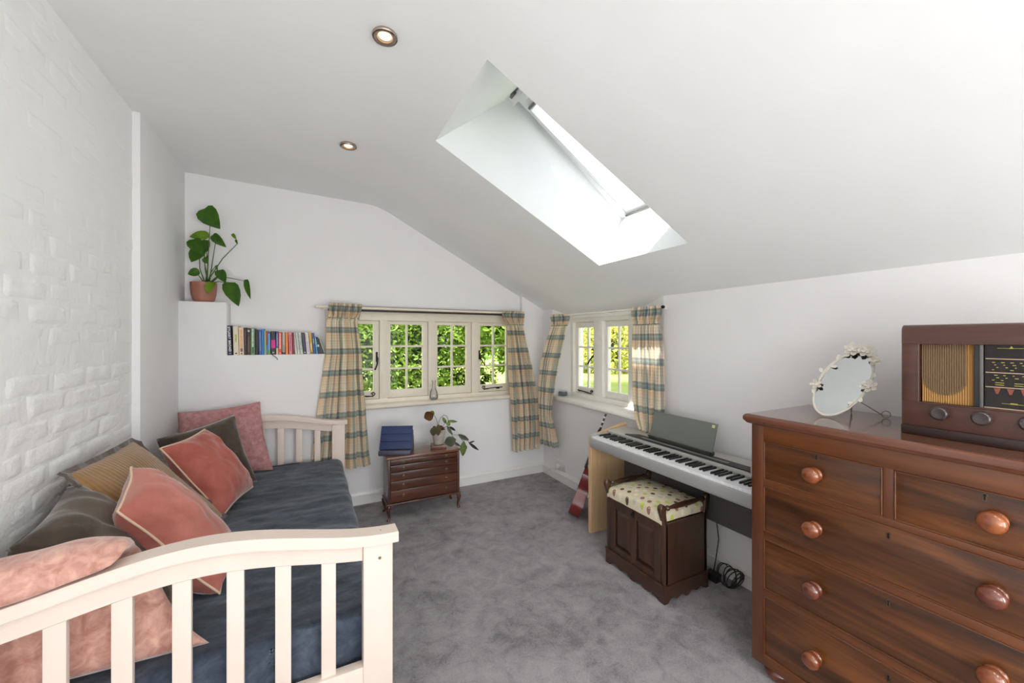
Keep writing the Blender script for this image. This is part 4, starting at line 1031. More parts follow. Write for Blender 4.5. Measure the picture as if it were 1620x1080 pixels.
C3 = [(1.565, 1.965, 3.036, 2.02, 2.852), (1.533, 1.965, 3.036, 2.02, 2.824), (1.48, 1.965, 3.036, 2.02, 2.852), (1.45, 1.965, 3.047, 2.02, 2.881), (1.336, 1.965, 3.123, 2.02, 2.91), (1.13, 1.965, 3.224, 2.02, 2.99), (0.95, 1.965, 3.259, 2.02, 3.052), (0.766, 1.965, 3.271, 2.02, 3.105), (0.615, 1.965, 3.259, 2.02, 3.126), (0.488, 1.965, 3.247, 2.02, 3.062), (0.342, 1.965, 3.247, 2.02, 3.02)]
C4 = [(1.565, 2.026, 2.081, 2.026, 1.835), (1.524, 2.026, 2.087, 2.026, 1.83), (1.463, 2.026, 2.081, 2.026, 1.85), (1.431, 2.026, 2.087, 2.026, 1.85), (1.296, 2.026, 2.093, 2.026, 1.835), (1.072, 2.026, 2.087, 2.026, 1.83), (0.902, 2.026, 2.081, 2.026, 1.83), (0.806, 2.026, 2.063, 2.026, 1.835), (0.75, 2.026, 2.039, 2.026, 1.85), (0.712, 2.026, 2.016, 2.026, 1.877)]
curtain('plaid curtain left of the long window, behind the daybed end', C1, 5.0, 3, G, 0.115, 0.042, cloth=0.60)
curtain('plaid curtain at the right end of the long window, in the corner', C2, 5.0, 8, G, 0.13, 0.036, cloth=0.55)
curtain('plaid curtain at the left of the side window, nearest the room corner', C3, 4.0, 12, G, 0.10, 0.034, cloth=0.50)
curtain('sunlit plaid curtain at the right of the side window, behind the piano', C4, 4.5, 19, G, 0.12, 0.026, cloth=0.52)
def rod(name, a, b, r, label, m, brk):
    t = thing(name, a, label, 'curtain rod')
    obj('rod', MB().tube([a, b], r, 12), m, t)
    for p, q in brk: obj('bracket', MB().tube([p, q], 0.005, 8).lathe([(0.013, 0), (0.013, 0.004), (0, 0.004)], q, (Vector(p) - Vector(q)), 14), m, t)
    for e in (a, b): obj('finial', MB().lathe([(0.0, -0.014), (0.009, -0.010), (0.012, 0), (0.009, 0.010), (0, 0.014)], e, (Vector(b) - Vector(a)), 14), M['iron'] if e == b else m, t)
    return t
rod('curtain_rod', (0.045, 3.385, 1.594), (1.850, 3.385, 1.594), 0.0105, 'long cream curtain rod above the long window', M['cream'], [((0.085, 3.385, 1.594), (0.085, 3.479, 1.594)), ((1.845, 3.385, 1.590), (1.845, 3.43, 1.59))][:2])
rod('curtain_rod', (2.0, 3.05, 1.555), (2.055, 1.85, 1.555), 0.0065, 'short cream curtain rod at the side window', M['sidecream'], [((2.028, 2.50, 1.557), (2.235, 2.50, 1.55)), ((2.053, 1.88, 1.555), (2.116, 1.88, 1.555))])

# ================================================================ DIGITAL PIANO
py0, py1 = 1.045, 2.178
p = thing('digital_piano', (1.90, 1.62, 0.0), 'silver digital piano on a pale wood stand under the side window', 'piano')
m = MB().prism([(1.716, 0.612), (1.722, 0.600), (2.050, 0.600), (2.060, 0.615), (2.060, 0.690), (2.040, 0.712), (1.870, 0.700), (1.864, 0.664), (1.722, 0.664), (1.716, 0.660)], 'y', py0, py1, 0.002)
obj('case', m, M['silver'], p, ang=30)
obj('top_panel', MB().prism([(1.866, 0.690), (1.866, 0.7015), (2.040, 0.7145), (2.056, 0.705), (2.056, 0.69)], 'y', py0 + 0.001, py1 - 0.001, 0.001), M['silver_l'], p, ang=30)
m = MB().prism([(1.893, 1.28 - 0.10), (1.985, 1.28 - 0.05), (1.985, 2.02), (1.893, 2.10)], 'z', 0.7035, 0.7115)
obj('control_panel', MB().prism([(1.888, 1.17), (1.955, 1.21), (1.960, 1.96), (1.888, 2.02)], 'z', 0.700, 0.7095), M['pdark'], p, smooth=False, label='dark perforated strip')
m = MB()
for k in range(70): m.box(1.905, 1.925, 1.30 + k * 0.0085, 1.304 + k * 0.0085, 0.7094, 0.7108)
obj('speaker_slots', m, M['silver'], p, smooth=False, kind='stuff')
m = MB()
for k in range(5): m.lathe([(0.004, 0), (0.004, 0.003), (0, 0.0032)], (1.880, 1.10 + k * 0.022, 0.701), (0, 0, 1), 10)
obj('buttons', m, M['silver'], p, smooth=False)
kb0, kb1 = py0 + 0.016, py1 - 0.018; kw = (kb1 - kb0) / 52
wk = MB().box(1.722, 1.865, -0.5 * kw + 0.0006, 0.5 * kw - 0.0006, 0.664, 0.6785, 0.0012, 1)
bk = MB().prism([(1.768, 0.678), (1.773, 0.6885), (1.865, 0.6895), (1.865, 0.678)], 'y', -0.0052, 0.0052, 0.001)
kbd = obj('keyboard', MB().box(1.724, 1.866, kb0, kb1, 0.6635, 0.6645), M['pdark'], p, smooth=False)
base = origin_of(kbd)
def keymesh(name, mb, m_):
    mb.b.transform(Matrix.Translation((-base.x, 0, -base.z))); me = bpy.data.meshes.new(name); mb.b.to_mesh(me); mb.b.free(); me.materials.append(m_); return me
wkm, bkm = keymesh('white_key', wk, M['ivory']), keymesh('black_key', bk, M['ebony'])
for i in range(52):
    y = kb1 - kw * (i + 0.5)
    o = bpy.data.objects.new('white_key', wkm); COL.objects.link(o); o.parent = kbd; o.location = (0, y - base.y, 0)
    if (i % 7) in (0, 2, 3, 5, 6) and i < 51:      # keyboard starts on A
        o = bpy.data.objects.new('black_key', bkm); COL.objects.link(o); o.parent = kbd; o.location = (0, y - kw * 0.5 - base.y, 0)
obj('end_block', MB().box(1.717, 1.866, kb1 + 0.0005, py1, 0.663, 0.688, 0.002), M['silver_l'], p); obj('end_block', MB().box(1.717, 1.866, py0, kb0 - 0.0005, 0.663, 0.688, 0.002), M['silver_l'], p)
# music rest
q0, q1 = Vector((1.945, 0, 0.725)), Vector((1.992, 0, 0.880)); dq = (q1 - q0).normalized(); nq = Vector((-dq.z, 0, dq.x))
def restpt(y, s, t): v = q0 + dq * s + nq * t; return (v.x, y, v.z)
m = MB(); pr = [restpt(0, s, t) for s, t in ((0, 0), (0.162, 0), (0.162, -0.006), (0, -0.006))]
Lr = (q1 - q0).length
Rr = Matrix.Translation(Vector((q0.x, 1.415, q0.z))) @ Matrix(((nq.x, 0, dq.x, 0), (0, 1, 0, 0), (nq.z, 0, dq.z, 0), (0, 0, 0, 1)))
rest = obj('music_rest', MB().box(-0.007, 0.0, 0.0, 0.445, 0, Lr, 0.0025, 2, mat=Rr), M['pgrey'], p)
m = MB()
for s in (0.058, 0.098): m.box(0.0, 0.0012, 0.15, 0.31, s, s + 0.0022, mat=Rr)
obj('rest_ridge', m, M['alu'], rest, smooth=False)
m = MB().box(0.0, 0.0008, 0.012, 0.030, Lr - 0.026, Lr - 0.010, mat=Rr); obj('sticker', m, plain('small_sticker', (206, 206, 150), 0.5, bst=0), rest, smooth=False)
obj('rest_ledge', MB().box(0.0, 0.016, 0.0, 0.445, -0.004, 0.004, 0.001, mat=Rr), M['pdark'], rest)
obj('rest_base', MB().box(1.930, 1.975, 1.42, 1.855, 0.706, 0.729, 0.004), M['pdark'], p)
# stand: side panels and grey back board
for a, b in ((2.180, 2.212), (1.006, 1.040)):
    m = MB().prism([(1.730, 0.0), (2.055, 0.0), (2.055, 0.735), (2.00, 0.728), (1.90, 0.708), (1.79, 0.682), (1.738, 0.672), (1.730, 0.664)], 'y', a, b, 0.003)
    obj('side_panel', m, M['birch'], p, ang=30)
obj('back_board', MB().box(2.030, 2.045, 1.041, 2.179, 0.315, 0.598, 0.001), M['pboard'], p, smooth=False, label='dark grey back board')
obj('cross_rail', MB().box(1.80, 2.03, 1.041, 2.179, 0.588, 0.600), M['pboard'], p, smooth=False)
t = thing('cable', (2.02, 1.38, 0.0), 'tangled black cable on the carpet behind the piano stool', 'cable')
rc = random.Random(3); pts = []
for i in range(150):
    a = i * 0.30; rr_ = 0.034 + 0.010 * math.sin(i * 0.083); pts.append((2.035 + rr_ * math.cos(a) * 0.75, 1.40 - 0.0005 * i + rr_ * math.sin(a) * 1.2, 0.052 + 0.044 * math.sin(a * 1.0 + 0.9 + i * 0.012)))
obj('cable_loops', MB().tube(pts, 0.0028, 6), M['cable'], t, ang=180)
obj('adapter', MB().box(1.985, 2.035, 1.42, 1.49, 0.0, 0.042, 0.006), M['cable'], t)
obj('lead', MB().tube([(2.040, 1.46, 0.35), (2.050, 1.45, 0.22), (2.035, 1.455, 0.12), (2.012, 1.455, 0.042)], 0.0028, 6), M['cable'], t, ang=180)

# ================================================================ PIANO STOOL
s = thing('piano_stool', (1.765, 1.65, 0.0), 'dark oak box piano stool with a spotted fabric seat', 'stool')
sx0, sx1, sy0, sy1 = 1.600, 1.925, 1.430, 1.868
m = MB()
def scallop(a0, a1, n=28):
    out = []
    for i in range(n + 1):
        t_ = i / n; x = a0 + (a1 - a0) * t_; e = min(t_, 1 - t_)
        z = 0.0 if e < 0.07 else 0.017 * min(1, (e - 0.07) / 0.05) + 0.006 * math.sin((e - 0.12) * 30) * (e > 0.12) - 0.010 * math.exp(-((e - 0.5) / 0.06) ** 2)
        out.append((x, max(0, z)))
    return out
sc = scallop(sy0 - 0.002, sy1 + 0.002)
obj('plinth', MB().prism(sc + [(sy1 + 0.002, 0.082), (sy0 - 0.002, 0.082)], 'x', sx0 - 0.004, sx0 + 0.010), M['oak_h'], s, smooth=False)
sc2 = scallop(sx0 - 0.002, sx1 + 0.004)
obj('plinth', MB().prism(sc2 + [(sx1 + 0.004, 0.082), (sx0 - 0.002, 0.082)], 'y', sy0 - 0.004, sy0 + 0.008), M['oak_h'], s, smooth=False)
obj('plinth', MB().prism(sc2 + [(sx1 + 0.004, 0.082), (sx0 - 0.002, 0.082)], 'y', sy1 - 0.008, sy1 + 0.004), M['oak_h'], s, smooth=False)
m = MB()
for a in ((sx0 - 0.008, sx0 + 0.006, sy0 - 0.006, sy1 + 0.006), (sx0, sx1 + 0.004, sy0 - 0.008, sy0 + 0.004), (sx0, sx1 + 0.004, sy1 - 0.004, sy1 + 0.008)): m.box(a[0], a[1], a[2], a[3], 0.081, 0.092, 0.004)
obj('plinth_moulding', m, M['oak'], s)
obj('side_panel', MB().box(sx0 + 0.012, sx1 - 0.010, sy0 - 0.001, sy0 + 0.012, 0.085, 0.405), M['oak'], s, smooth=False)
obj('side_panel', MB().box(sx0 + 0.012, sx1 - 0.010, sy1 - 0.016, sy1 - 0.004, 0.085, 0.405), M['oak'], s, smooth=False)
obj('back_panel', MB().box(sx1 - 0.016, sx1 - 0.006, sy0 + 0.01, sy1 - 0.01, 0.03, 0.405), M['oak'], s, smooth=False)
# fall front: frame, two raised panels
m = MB(); X_ = sx0 + 0.002
ya, yb, yc, yd, ye, yf = sy0 + 0.026, sy0 + 0.072, 1.629, 1.670, sy1 - 0.072, sy1 - 0.026
for a in ((ya, yb, 0.092, 0.392), (yc, yd, 0.092, 0.392), (ye, yf, 0.092, 0.392), (yb, yc, 0.092, 0.130), (yd, ye, 0.092, 0.130), (yb, yc, 0.345, 0.392), (yd, ye, 0.345, 0.392)): m.box(X_, X_ + 0.014, a[0], a[1], a[2], a[3], 0.0015, 1)
dr_ = obj('door', m, M['oak'], s)
for a, b in ((yb, yc), (yd, ye)):
    m = MB(); z0_, z1_ = 0.130, 0.345; xo = X_ + 0.010; xi = X_ + 0.001
    bm = m.b; O_ = [bm.verts.new((xo, y, z)) for y, z in ((a, z0_), (b, z0_), (b, z1_), (a, z1_))]; e = 0.020
    I_ = [bm.verts.new((xi, y, z)) for y, z in ((a + e, z0_ + e), (b - e, z0_ + e), (b - e, z1_ - e), (a + e, z1_ - e))]
    for k in range(4): bm.faces.new((O_[k], O_[(k + 1) % 4], I_[(k + 1) % 4], I_[k]))
    bm.faces.new(I_); bmesh.ops.recalc_face_normals(bm, faces=list(bm.faces))
    obj('raised_panel', m, M['oak'], dr_, smooth=False)
    m = MB().box(X_ - 0.004, X_ + 0.004, a - 0.004, b + 0.004, 0.124, 0.131, 0.002); obj('panel_bead', m, M['oak_h'], dr_)
obj('door_knob', MB().lathe([(0.003, 0), (0.003, 0.006), (0.007, 0.009), (0.007, 0.013), (0, 0.015)], (X_, 1.65, 0.372), (-1, 0, 0), 14).box(X_ - 0.002, X_, 1.645, 1.655, 0.352, 0.388), M['iron'], dr_)
obj('top_rail', MB().box(sx0 + 0.0, sx0 + 0.016, sy0 + 0.02, sy1 - 0.02, 0.392, 0.412, 0.002), M['oak_h'], s)
def horn(x, y, sx):
    # sweeping post: straight up to the box top then curling outward at the head
    pr = [(0, 0.0), (0.026, 0.0), (0.026, 0.37), (0.024, 0.41), (0.016, 0.44), (0.014, 0.465), (0.014, 0.485), (0.006, 0.500), (-0.008, 0.506), (-0.022, 0.500), (-0.028, 0.486), (-0.024, 0.468), (-0.016, 0.448), (-0.006, 0.42), (0.0, 0.385)]
    m = MB().prism([(x + sx * a, z) for a, z in pr], 'y', y - 0.013, y + 0.013, 0.0035)
    return m
for y in (sy0 + 0.012, sy1 - 0.012):
    obj('post', horn(sx0, y, 1), M['oak'], s, ang=50); obj('post', horn(sx1, y, -1), M['oak'], s, ang=50)
    L_ = sx1 - sx0 - 0.008
    pr = [(0.007, 0), (0.012, 0.006), (0.012, 0.012), (0.006, 0.016), (0.006, 0.022), (0.013, 0.028), (0.013, 0.036), (0.007, 0.042), (0.008, 0.055), (0.012, 0.090), (0.0145, L_ / 2)]
    pr = pr + [(r_, L_ - h_) for r_, h_ in pr[-2::-1]]
    obj('arm_rail', MB().lathe(pr, (sx0 + 0.004, y, 0.478), (1, 0, 0), 18), M['oak_h'], s, ang=60)
def spots():
    q = NT('spotted_fabric'); v = q.coord('Position')
    q.set(Base_Color=q.ramp(q.noise(v, 160, 2), [(0.3, lin((206, 194, 164))), (0.7, lin((222, 211, 184)))]), Roughness=0.9, Normal=q.bump(q.noise(v, 500, 2), 0.2, 0.002)); return q.m
M['spotfab'] = spots()
def seatf(u, v):
    # drape over the seat: v across X (front to back), u along Y
    hx, hy = (sx1 - sx0) / 2 + 0.006, (sy1 - sy0) / 2 - 0.012; cx, cy = (sx0 + sx1) / 2, (sy0 + sy1) / 2
    a, b = 2 * u - 1, 2 * v - 1
    def side(t_, h, dropz):
        L1 = 0.80
        if abs(t_) < L1: return t_ / L1 * (h - 0.018), 0
        k = (abs(t_) - L1) / (1 - L1); ang = min(1, k * 1.6) * PI / 2
        return math.copysign(h - 0.018 + 0.018 * math.sin(ang), t_), 0.020 * (1 - math.cos(ang)) + max(0, k * 1.6 - 1) * dropz / 0.6
    y, dy_ = side(a, hy, 0.022); x, dx_ = side(b, hx, 0.030)
    z = 0.452 + 0.030 * (1 - abs(a) ** 2.6) * (1 - abs(b) ** 2.6) - dy_ - dx_ + 0.003 * N3((x, y, 1), 14)
    z = max(z, 0.398)
    return (cx + x, cy + y, z)
m = MB().grid(lambda u, v: seatf(1 - u, v), 60, 48)
m2 = MB()
seat = obj('seat_cushion', m, M['spotfab'], s, ang=180)
palette = [lin((92, 70, 60)), lin((186, 198, 92)), lin((226, 220, 200)), lin((188, 190, 172)), lin((150, 112, 98))]
pm = [NT('spot_%s' % n_).set(Base_Color=c_, Roughness=0.85).m for n_, c_ in zip(('brown', 'lime', 'cream', 'sage', 'tan'), palette)]
rs = random.Random(12); k = 0
bms = [bmesh.new() for _ in pm]
for i in range(9):
    for j in range(10):
        u = (i + 0.5 + (0.25 if j % 2 else -0.25)) / 9; v = (j + 0.5) / 10; u += rs.uniform(-0.012, 0.012); v += rs.uniform(-0.012, 0.012)
        if not (0.0 < u < 1.0): continue
        ci = (i * 2 + j * 3 + (i * j) % 3) % 5; b = bms[ci]; ctr = Vector(seatf(u, v))
        ru, rv = 0.0135 / 0.41 * 0.8, 0.0135 / 0.33 * 0.8
        e = 1e-3; du = (Vector(seatf(u + e, v)) - Vector(seatf(u - e, v))); dv = (Vector(seatf(u, v + e)) - Vector(seatf(u, v - e))); nn = dv.cross(du).normalized()
        if nn.dot(ctr - Vector(((sx0 + sx1) / 2, (sy0 + sy1) / 2, 0.3))) < 0: nn = -nn
        vs = []
        for q_ in range(14):
            uu, vv = u + ru * math.cos(q_ * 2 * PI / 14), v + rv * math.sin(q_ * 2 * PI / 14)
            vs.append(b.verts.new(Vector(seatf(min(1, max(0, uu)), min(1, max(0, vv)))) + nn * 0.0009))
        c0 = b.verts.new(ctr + nn * 0.0011)
        for q_ in range(14): b.faces.new((c0, vs[q_], vs[(q_ + 1) % 14]))
for b, mm, nm in zip(bms, pm, ('brown', 'lime', 'cream', 'sage', 'tan')):
    bmesh.ops.recalc_face_normals(b, faces=list(b.faces)); obj('fabric_spots', b, mm, seat, smooth=False, kind='stuff', label='%s round spots of the fabric' % nm)

# ================================================================ GUITAR
g = thing('guitar', (1.86, 2.52, 0.0), 'cherry-red guitar standing behind the piano side panel', 'guitar')
B0 = Vector((1.805, 2.480, 0.006)); T0 = Vector((2.058, 2.355, 0.755)); ax = (T0 - B0).normalized()
wv = Vector((0.70, 0.71, 0)); wv = (wv - ax * wv.dot(ax)).normalized(); nv = ax.cross(wv).normalized()
def GP(l, w, t_): return B0 + ax * l + wv * w + nv * t_
GL = (T0 - B0).length
outl = [(0.0, 0.0), (0.006, 0.06), (0.03, 0.115), (0.07, 0.140), (0.115, 0.145), (0.155, 0.128), (0.19, 0.108), (0.225, 0.100), (0.26, 0.108), (0.30, 0.120), (0.335, 0.113), (0.36, 0.088), (0.372, 0.05), (0.375, 0.0)]
full = [(l, w) for l, w in outl] + [(l, -w) for l, w in outl[-2:0:-1]]
def gbody(t0, t1, k=1.0):
    bm = bmesh.new(); A = [bm.verts.new(GP(l if k == 1 else 0.19 + (l - 0.19) * k, w * k, t0)) for l, w in full]; Bv = [bm.verts.new(GP(l if k == 1 else 0.19 + (l - 0.19) * k, w * k, t1)) for l, w in full]
    bm.faces.new(A); bm.faces.new(Bv[::-1])
    for i in range(len(A)): bm.faces.new((A[i], Bv[i], Bv[(i + 1) % len(A)], A[(i + 1) % len(A)]))
    bmesh.ops.recalc_face_normals(bm, faces=list(bm.faces)); return bm
obj('body', gbody(-0.042, 0.042), M['guitar'], g, ang=30)
obj('binding', gbody(0.0405, 0.0435, 1.006), M['guitar_d'], g, smooth=False); obj('binding', gbody(-0.0435, -0.0405, 1.006), M['guitar_d'], g, smooth=False)
def gbox(l0, l1, w0, w1, t0, t1):
    bm = bmesh.new(); vs = [bm.verts.new(GP(a, b, c)) for a in (l0, l1) for b in (w0, w1) for c in (t0, t1)]
    for f_ in ((0, 1, 3, 2), (4, 6, 7, 5), (0, 4, 5, 1), (2, 3, 7, 6), (0, 2, 6, 4), (1, 5, 7, 3)): bm.faces.new([vs[i] for i in f_])
    bmesh.ops.recalc_face_normals(bm, faces=list(bm.faces)); return bm
nk = obj('neck', gbox(0.36, GL - 0.13, -0.024, 0.024, 0.028, 0.050), M['guitar_d'], g)
hd = obj('headstock', gbox(GL - 0.135, GL, -0.030, 0.030, 0.030, 0.046), M['guitar_d'], g)
for sd in (-1, 1):
    for k in range(3):
        c_ = GP(GL - 0.025 - k * 0.036, sd * 0.036, 0.040)
        obj('tuning_peg', MB().tube([c_ - wv * sd * 0.01, c_ + wv * sd * 0.006], 0.003, 6).lathe([(0, -0.008), (0.008, -0.005), (0.009, 0), (0.008, 0.005), (0, 0.008)], tuple(c_ + wv * sd * 0.012), tuple(ax), 10), M['plastic'], hd)
for k in range(4):
    m = MB().tube([GP(0.37 + 0.0, -0.015 + k * 0.01, 0.054), GP(GL - 0.12, -0.012 + k * 0.008, 0.053)], 0.0008, 4); obj('string', m, M['alu'], g)

# ================================================================ SMALL CHEST
c = thing('small_chest', (0.79, 3.12, 0.0), 'small red-brown five-drawer chest on cabriole legs under the long window', 'chest')
cx0, cx1, cy0, cy1 = 0.512, 1.066, 3.0, 3.215
obj('carcass', MB().box(cx0 + 0.002, cx1 - 0.002, cy0 + 0.018, cy1, 0.125, 0.452, 0.002), M['rose_side'], c)
for x0, x1 in ((cx0, cx0 + 0.018), (cx1 - 0.018, cx1)): obj('corner_strip', MB().box(x0, x1, cy0, cy0 + 0.02, 0.122, 0.450, 0.005), M['rose_side'], c)
obj('top', MB().box(cx0 - 0.010, cx1 + 0.008, cy0 - 0.006, cy1 + 0.01, 0.455, 0.469, 0.004), M['rose_top'], c)
obj('base_moulding', MB().box(cx0 - 0.008, cx1 + 0.006, cy0 - 0.008, cy1 + 0.004, 0.112, 0.127, 0.005), M['rose_side'], c)
zz = [0.131, 0.221, 0.290, 0.354, 0.408, 0.448]
for i, (a, b) in enumerate(zip(zz, zz[1:])):
    dw = obj('drawer', MB().box(cx0 + 0.019, cx1 - 0.019, cy0 - 0.001 - 0.0015 * (i % 2), cy0 + 0.018, a + 0.002, b - 0.002, 0.0018), M['rose'], c)
    if i < 4 or True:
        for x in (0.626, 0.958):
            z = (a + b) / 2; m = MB().lathe([(0.011, 0), (0.011, 0.0015), (0.007, 0.003), (0, 0.003)], (x, cy0 - 0.002, z), (0, -1, 0), 16)
            m.tube([(x + 0.0085 * math.cos(t_), cy0 - 0.006, z - 0.003 + 0.0085 * math.sin(t_)) for t_ in [2 * PI * k / 16 for k in range(16)]], 0.0015, 5, closed=True)
            obj('ring_pull', m, M['brass'], dw)
    if i == 4: obj('key_tag', MB().tube([(0.690, cy0 - 0.003, 0.455), (0.693, cy0 - 0.006, 0.445), (0.688, cy0 - 0.005, 0.430), (0.690, cy0 - 0.005, 0.415)], 0.0018, 5), M['red_soil'], dw)
for x in (cx0 + 0.012, cx1 - 0.014):
    for y, sy in ((cy0 + 0.010, -1), (cy1 - 0.02, 1)):
        sx = -1 if x < 0.8 else 1
        pts = [(x, y, 0.114), (x + sx * 0.010, y + sy * 0.006, 0.095), (x + sx * 0.008, y + sy * 0.004, 0.065), (x + sx * 0.001, y, 0.035), (x + sx * 0.002, y + sy * 0.002, 0.014), (x + sx * 0.008, y + sy * 0.005, 0.005), (x + sx * 0.009, y + sy * 0.006, 0.0)]
        obj('leg', MB().tube(pts, [0.016, 0.018, 0.013, 0.009, 0.009, 0.013, 0.012], 10), M['rose'], c, ang=60)

# tablet on its cushion stand
Rt = Matrix.Translation(Vector((0.600, 3.125, 0.469))) @ Matrix.Rotation(math.radians(-22), 4, 'Z')
tb = thing('tablet_stand', (0.600, 3.125, 0.469), 'blue-covered tablet propped on a dark padded stand', 'tablet')
m = MB().prism([(-0.094, 0.0), (-0.100, 0.014), (-0.098, 0.034), (-0.086, 0.040), (-0.052, 0.034), (0.030, 0.165), (0.045, 0.168), (0.070, 0.10), (0.082, 0.04), (0.080, 0.0)], 'x', -0.118, 0.118, 0.004); m.xf(Rt)
obj('stand', m, M['tablet_s'], tb, ang=50)
Rb = Rt @ Matrix.Translation(Vector((0, -0.060, 0.040))) @ Matrix.Rotation(math.radians(-27), 4, 'X')
m = MB()
for z0_, z1_ in ((0, 0.056), (0.058, 0.115), (0.117, 0.178)): m.box(-0.119, 0.119, -0.007, 0.002, z0_, z1_, 0.0025)
m.xf(Rb); obj('tablet_cover', m, M['tablet'], tb, ang=50)
obj('tablet', MB().box(-0.118, 0.118, 0.002, 0.009, 0.001, 0.177, 0.003, mat=Rb), M['tablet_s'], tb)

# ================================================================ PLANTS
RV = Vector((0.890, -0.456, 0)); UPV = Vector((0, 0, 1)); FV = Vector((0.456, 0.890, 0))
def leaf(name, c_, w_, l_, ang, m_, parent, heart=True, tilt=0.0, label=None):
    a = math.radians(ang); d_ = (RV * math.cos(a) + UPV * math.sin(a)); s_ = d_.cross(FV).normalized()
    nn = -FV
    d_ = (d_ + FV * tilt).normalized()
    if heart: ol = [(0.19, 0.0), (0.05, 0.10), (0.0, 0.26), (0.10, 0.44), (0.32, 0.50), (0.55, 0.43), (0.78, 0.25), (0.93, 0.09), (1.0, 0.0)]
    else: ol = [(0.0, 0.0), (0.08, 0.18), (0.25, 0.40), (0.45, 0.50), (0.65, 0.45), (0.85, 0.24), (0.95, 0.09), (1.0, 0.0)]
    bm = bmesh.new(); base_ = Vector(c_) - d_ * l_ * 0.5
    def pt(t_, s__): 
        fold = abs(s__) * 0.28 * w_; curl_ = 0.16 * l_ * (t_ - 0.45) ** 2
        return base_ + d_ * (l_ * t_) + s_ * (s__ * w_) - nn * (-fold + curl_)
    mid = [bm.verts.new(pt(t_, 0)) for t_, _ in ol]
    for sd in (1, -1):
        inn = [mid[0]] + [bm.verts.new(pt(t_, sd * q_ * 0.5)) for t_, q_ in ol[1:-1]] + [mid[-1]]
        out_ = [mid[0]] + [bm.verts.new(pt(t_, sd * q_)) for t_, q_ in ol[1:-1]] + [mid[-1]]
        for A, B in ((mid, inn), (inn, out_)):
            for i in range(len(ol) - 1):
                f_ = []
                for v_ in (A[i], A[i + 1], B[i + 1], B[i]):
                    if v_ not in f_: f_.append(v_)
                if len(f_) > 2: bm.faces.new(f_ if sd > 0 else f_[::-1])
    bmesh.ops.solidify(bm, geom=list(bm.faces), thickness=0.0008)
    return obj(name, bm, m_, parent, ang=60, label=label)
mon = thing('potted_plant', (-0.652, 3.385, 1.598), 'heart-leaved green plant in a terracotta pot on the upper white ledge', 'plant')
obj('pot', MB().lathe([(0.050, 0.0), (0.060, 0.012), (0.070, 0.05), (0.074, 0.09), (0.0755, 0.135), (0.0715, 0.135), (0.070, 0.118)], (-0.652, 3.40, 1.599), (0, 0, 1), 36), M['terracotta'], mon)
obj('soil', MB().lathe([(0.070, 0.0), (0.0, 0.006)], (-0.652, 3.40, 1.716), (0, 0, 1), 24), M['soil'], mon)
MON = [(-0.592, 3.32, 2.163, 0.134, 0.141, -62, 'leaf'), (-0.675, 3.38, 2.051, 0.06, 0.11, 190, 'leaf_y'), (-0.667, 3.33, 1.963, 0.103, 0.108, -75, 'leaf'), (-0.637, 3.4, 1.987, 0.063, 0.08, -100, 'leaf'), (-0.686, 3.37, 1.913, 0.099, 0.109, -115, 'leaf'), (-0.558, 3.36, 2.024, 0.061, 0.102, -50, 'leaf'), (-0.622, 3.32, 1.877, 0.047, 0.057, -60, 'leaf'), (-0.474, 3.38, 2.069, 0.025, 0.042, -70, 'leaf_y'), (-0.461, 3.38, 2.033, 0.017, 0.03, -80, 'leaf'), (-0.696, 3.34, 1.791, 0.056, 0.066, -160, 'leaf'), (-0.531, 3.31, 1.774, 0.074, 0.086, -80, 'leaf'), (-0.596, 3.29, 1.689, 0.067, 0.081, -95, 'leaf_y'), (-0.462, 3.29, 1.652, 0.117, 0.165, -92, 'leaf'), (-0.384, 3.30, 1.692, 0.041, 0.131, -86, 'leaf'), (-0.561, 3.3, 1.828, 0.019, 0.048, -60, 'leaf')]
for i, (x, y, z, w_, l_, a_, mm) in enumerate(MON):
    tl = (0.35, -0.3, 0.5, 0.2, -0.4)[i % 5]
    leaf('leaf', (x, y, z), w_ * 1.05, l_ * 1.06, a_, M[mm], mon, True, tl, label='pale young leaf' if mm == 'leaf_y' else None)
MS = [[(-0.616, 3.34, 1.908), (-0.604, 3.33, 2.118)], [(-0.643, 3.37, 1.881), (-0.640, 3.37, 2.045)], [(-0.62, 3.36, 1.859), (-0.63, 3.34, 1.99)], [(-0.663, 3.35, 1.82), (-0.668, 3.35, 1.95)], [(-0.598, 3.36, 1.861), (-0.575, 3.36, 2.045)], [(-0.58, 3.37, 1.83), (-0.541, 3.38, 1.909), (-0.453, 3.38, 2.025)], [(-0.663, 3.36, 1.765), (-0.677, 3.34, 1.785)], [(-0.561, 3.33, 1.768), (-0.541, 3.31, 1.806)], [(-0.566, 3.33, 1.772), (-0.497, 3.32, 1.768), (-0.40, 3.30, 1.750)], [(-0.551, 3.32, 1.74), (-0.49, 3.29, 1.722)], [(-0.633, 3.34, 1.822), (-0.634, 3.33, 1.90)], [(-0.595, 3.32, 1.801), (-0.569, 3.30, 1.84)]]
for i, st in enumerate(MS):
    s0 = (-0.635 + 0.012 * math.sin(i * 2), 3.395 + 0.01 * math.cos(i * 3), 1.716)
    obj('stem', MB().tube([s0] + st, [0.0042] + [0.0032] * (len(st) - 1) + [0.0022], 6), M['stem'], mon, ang=180)
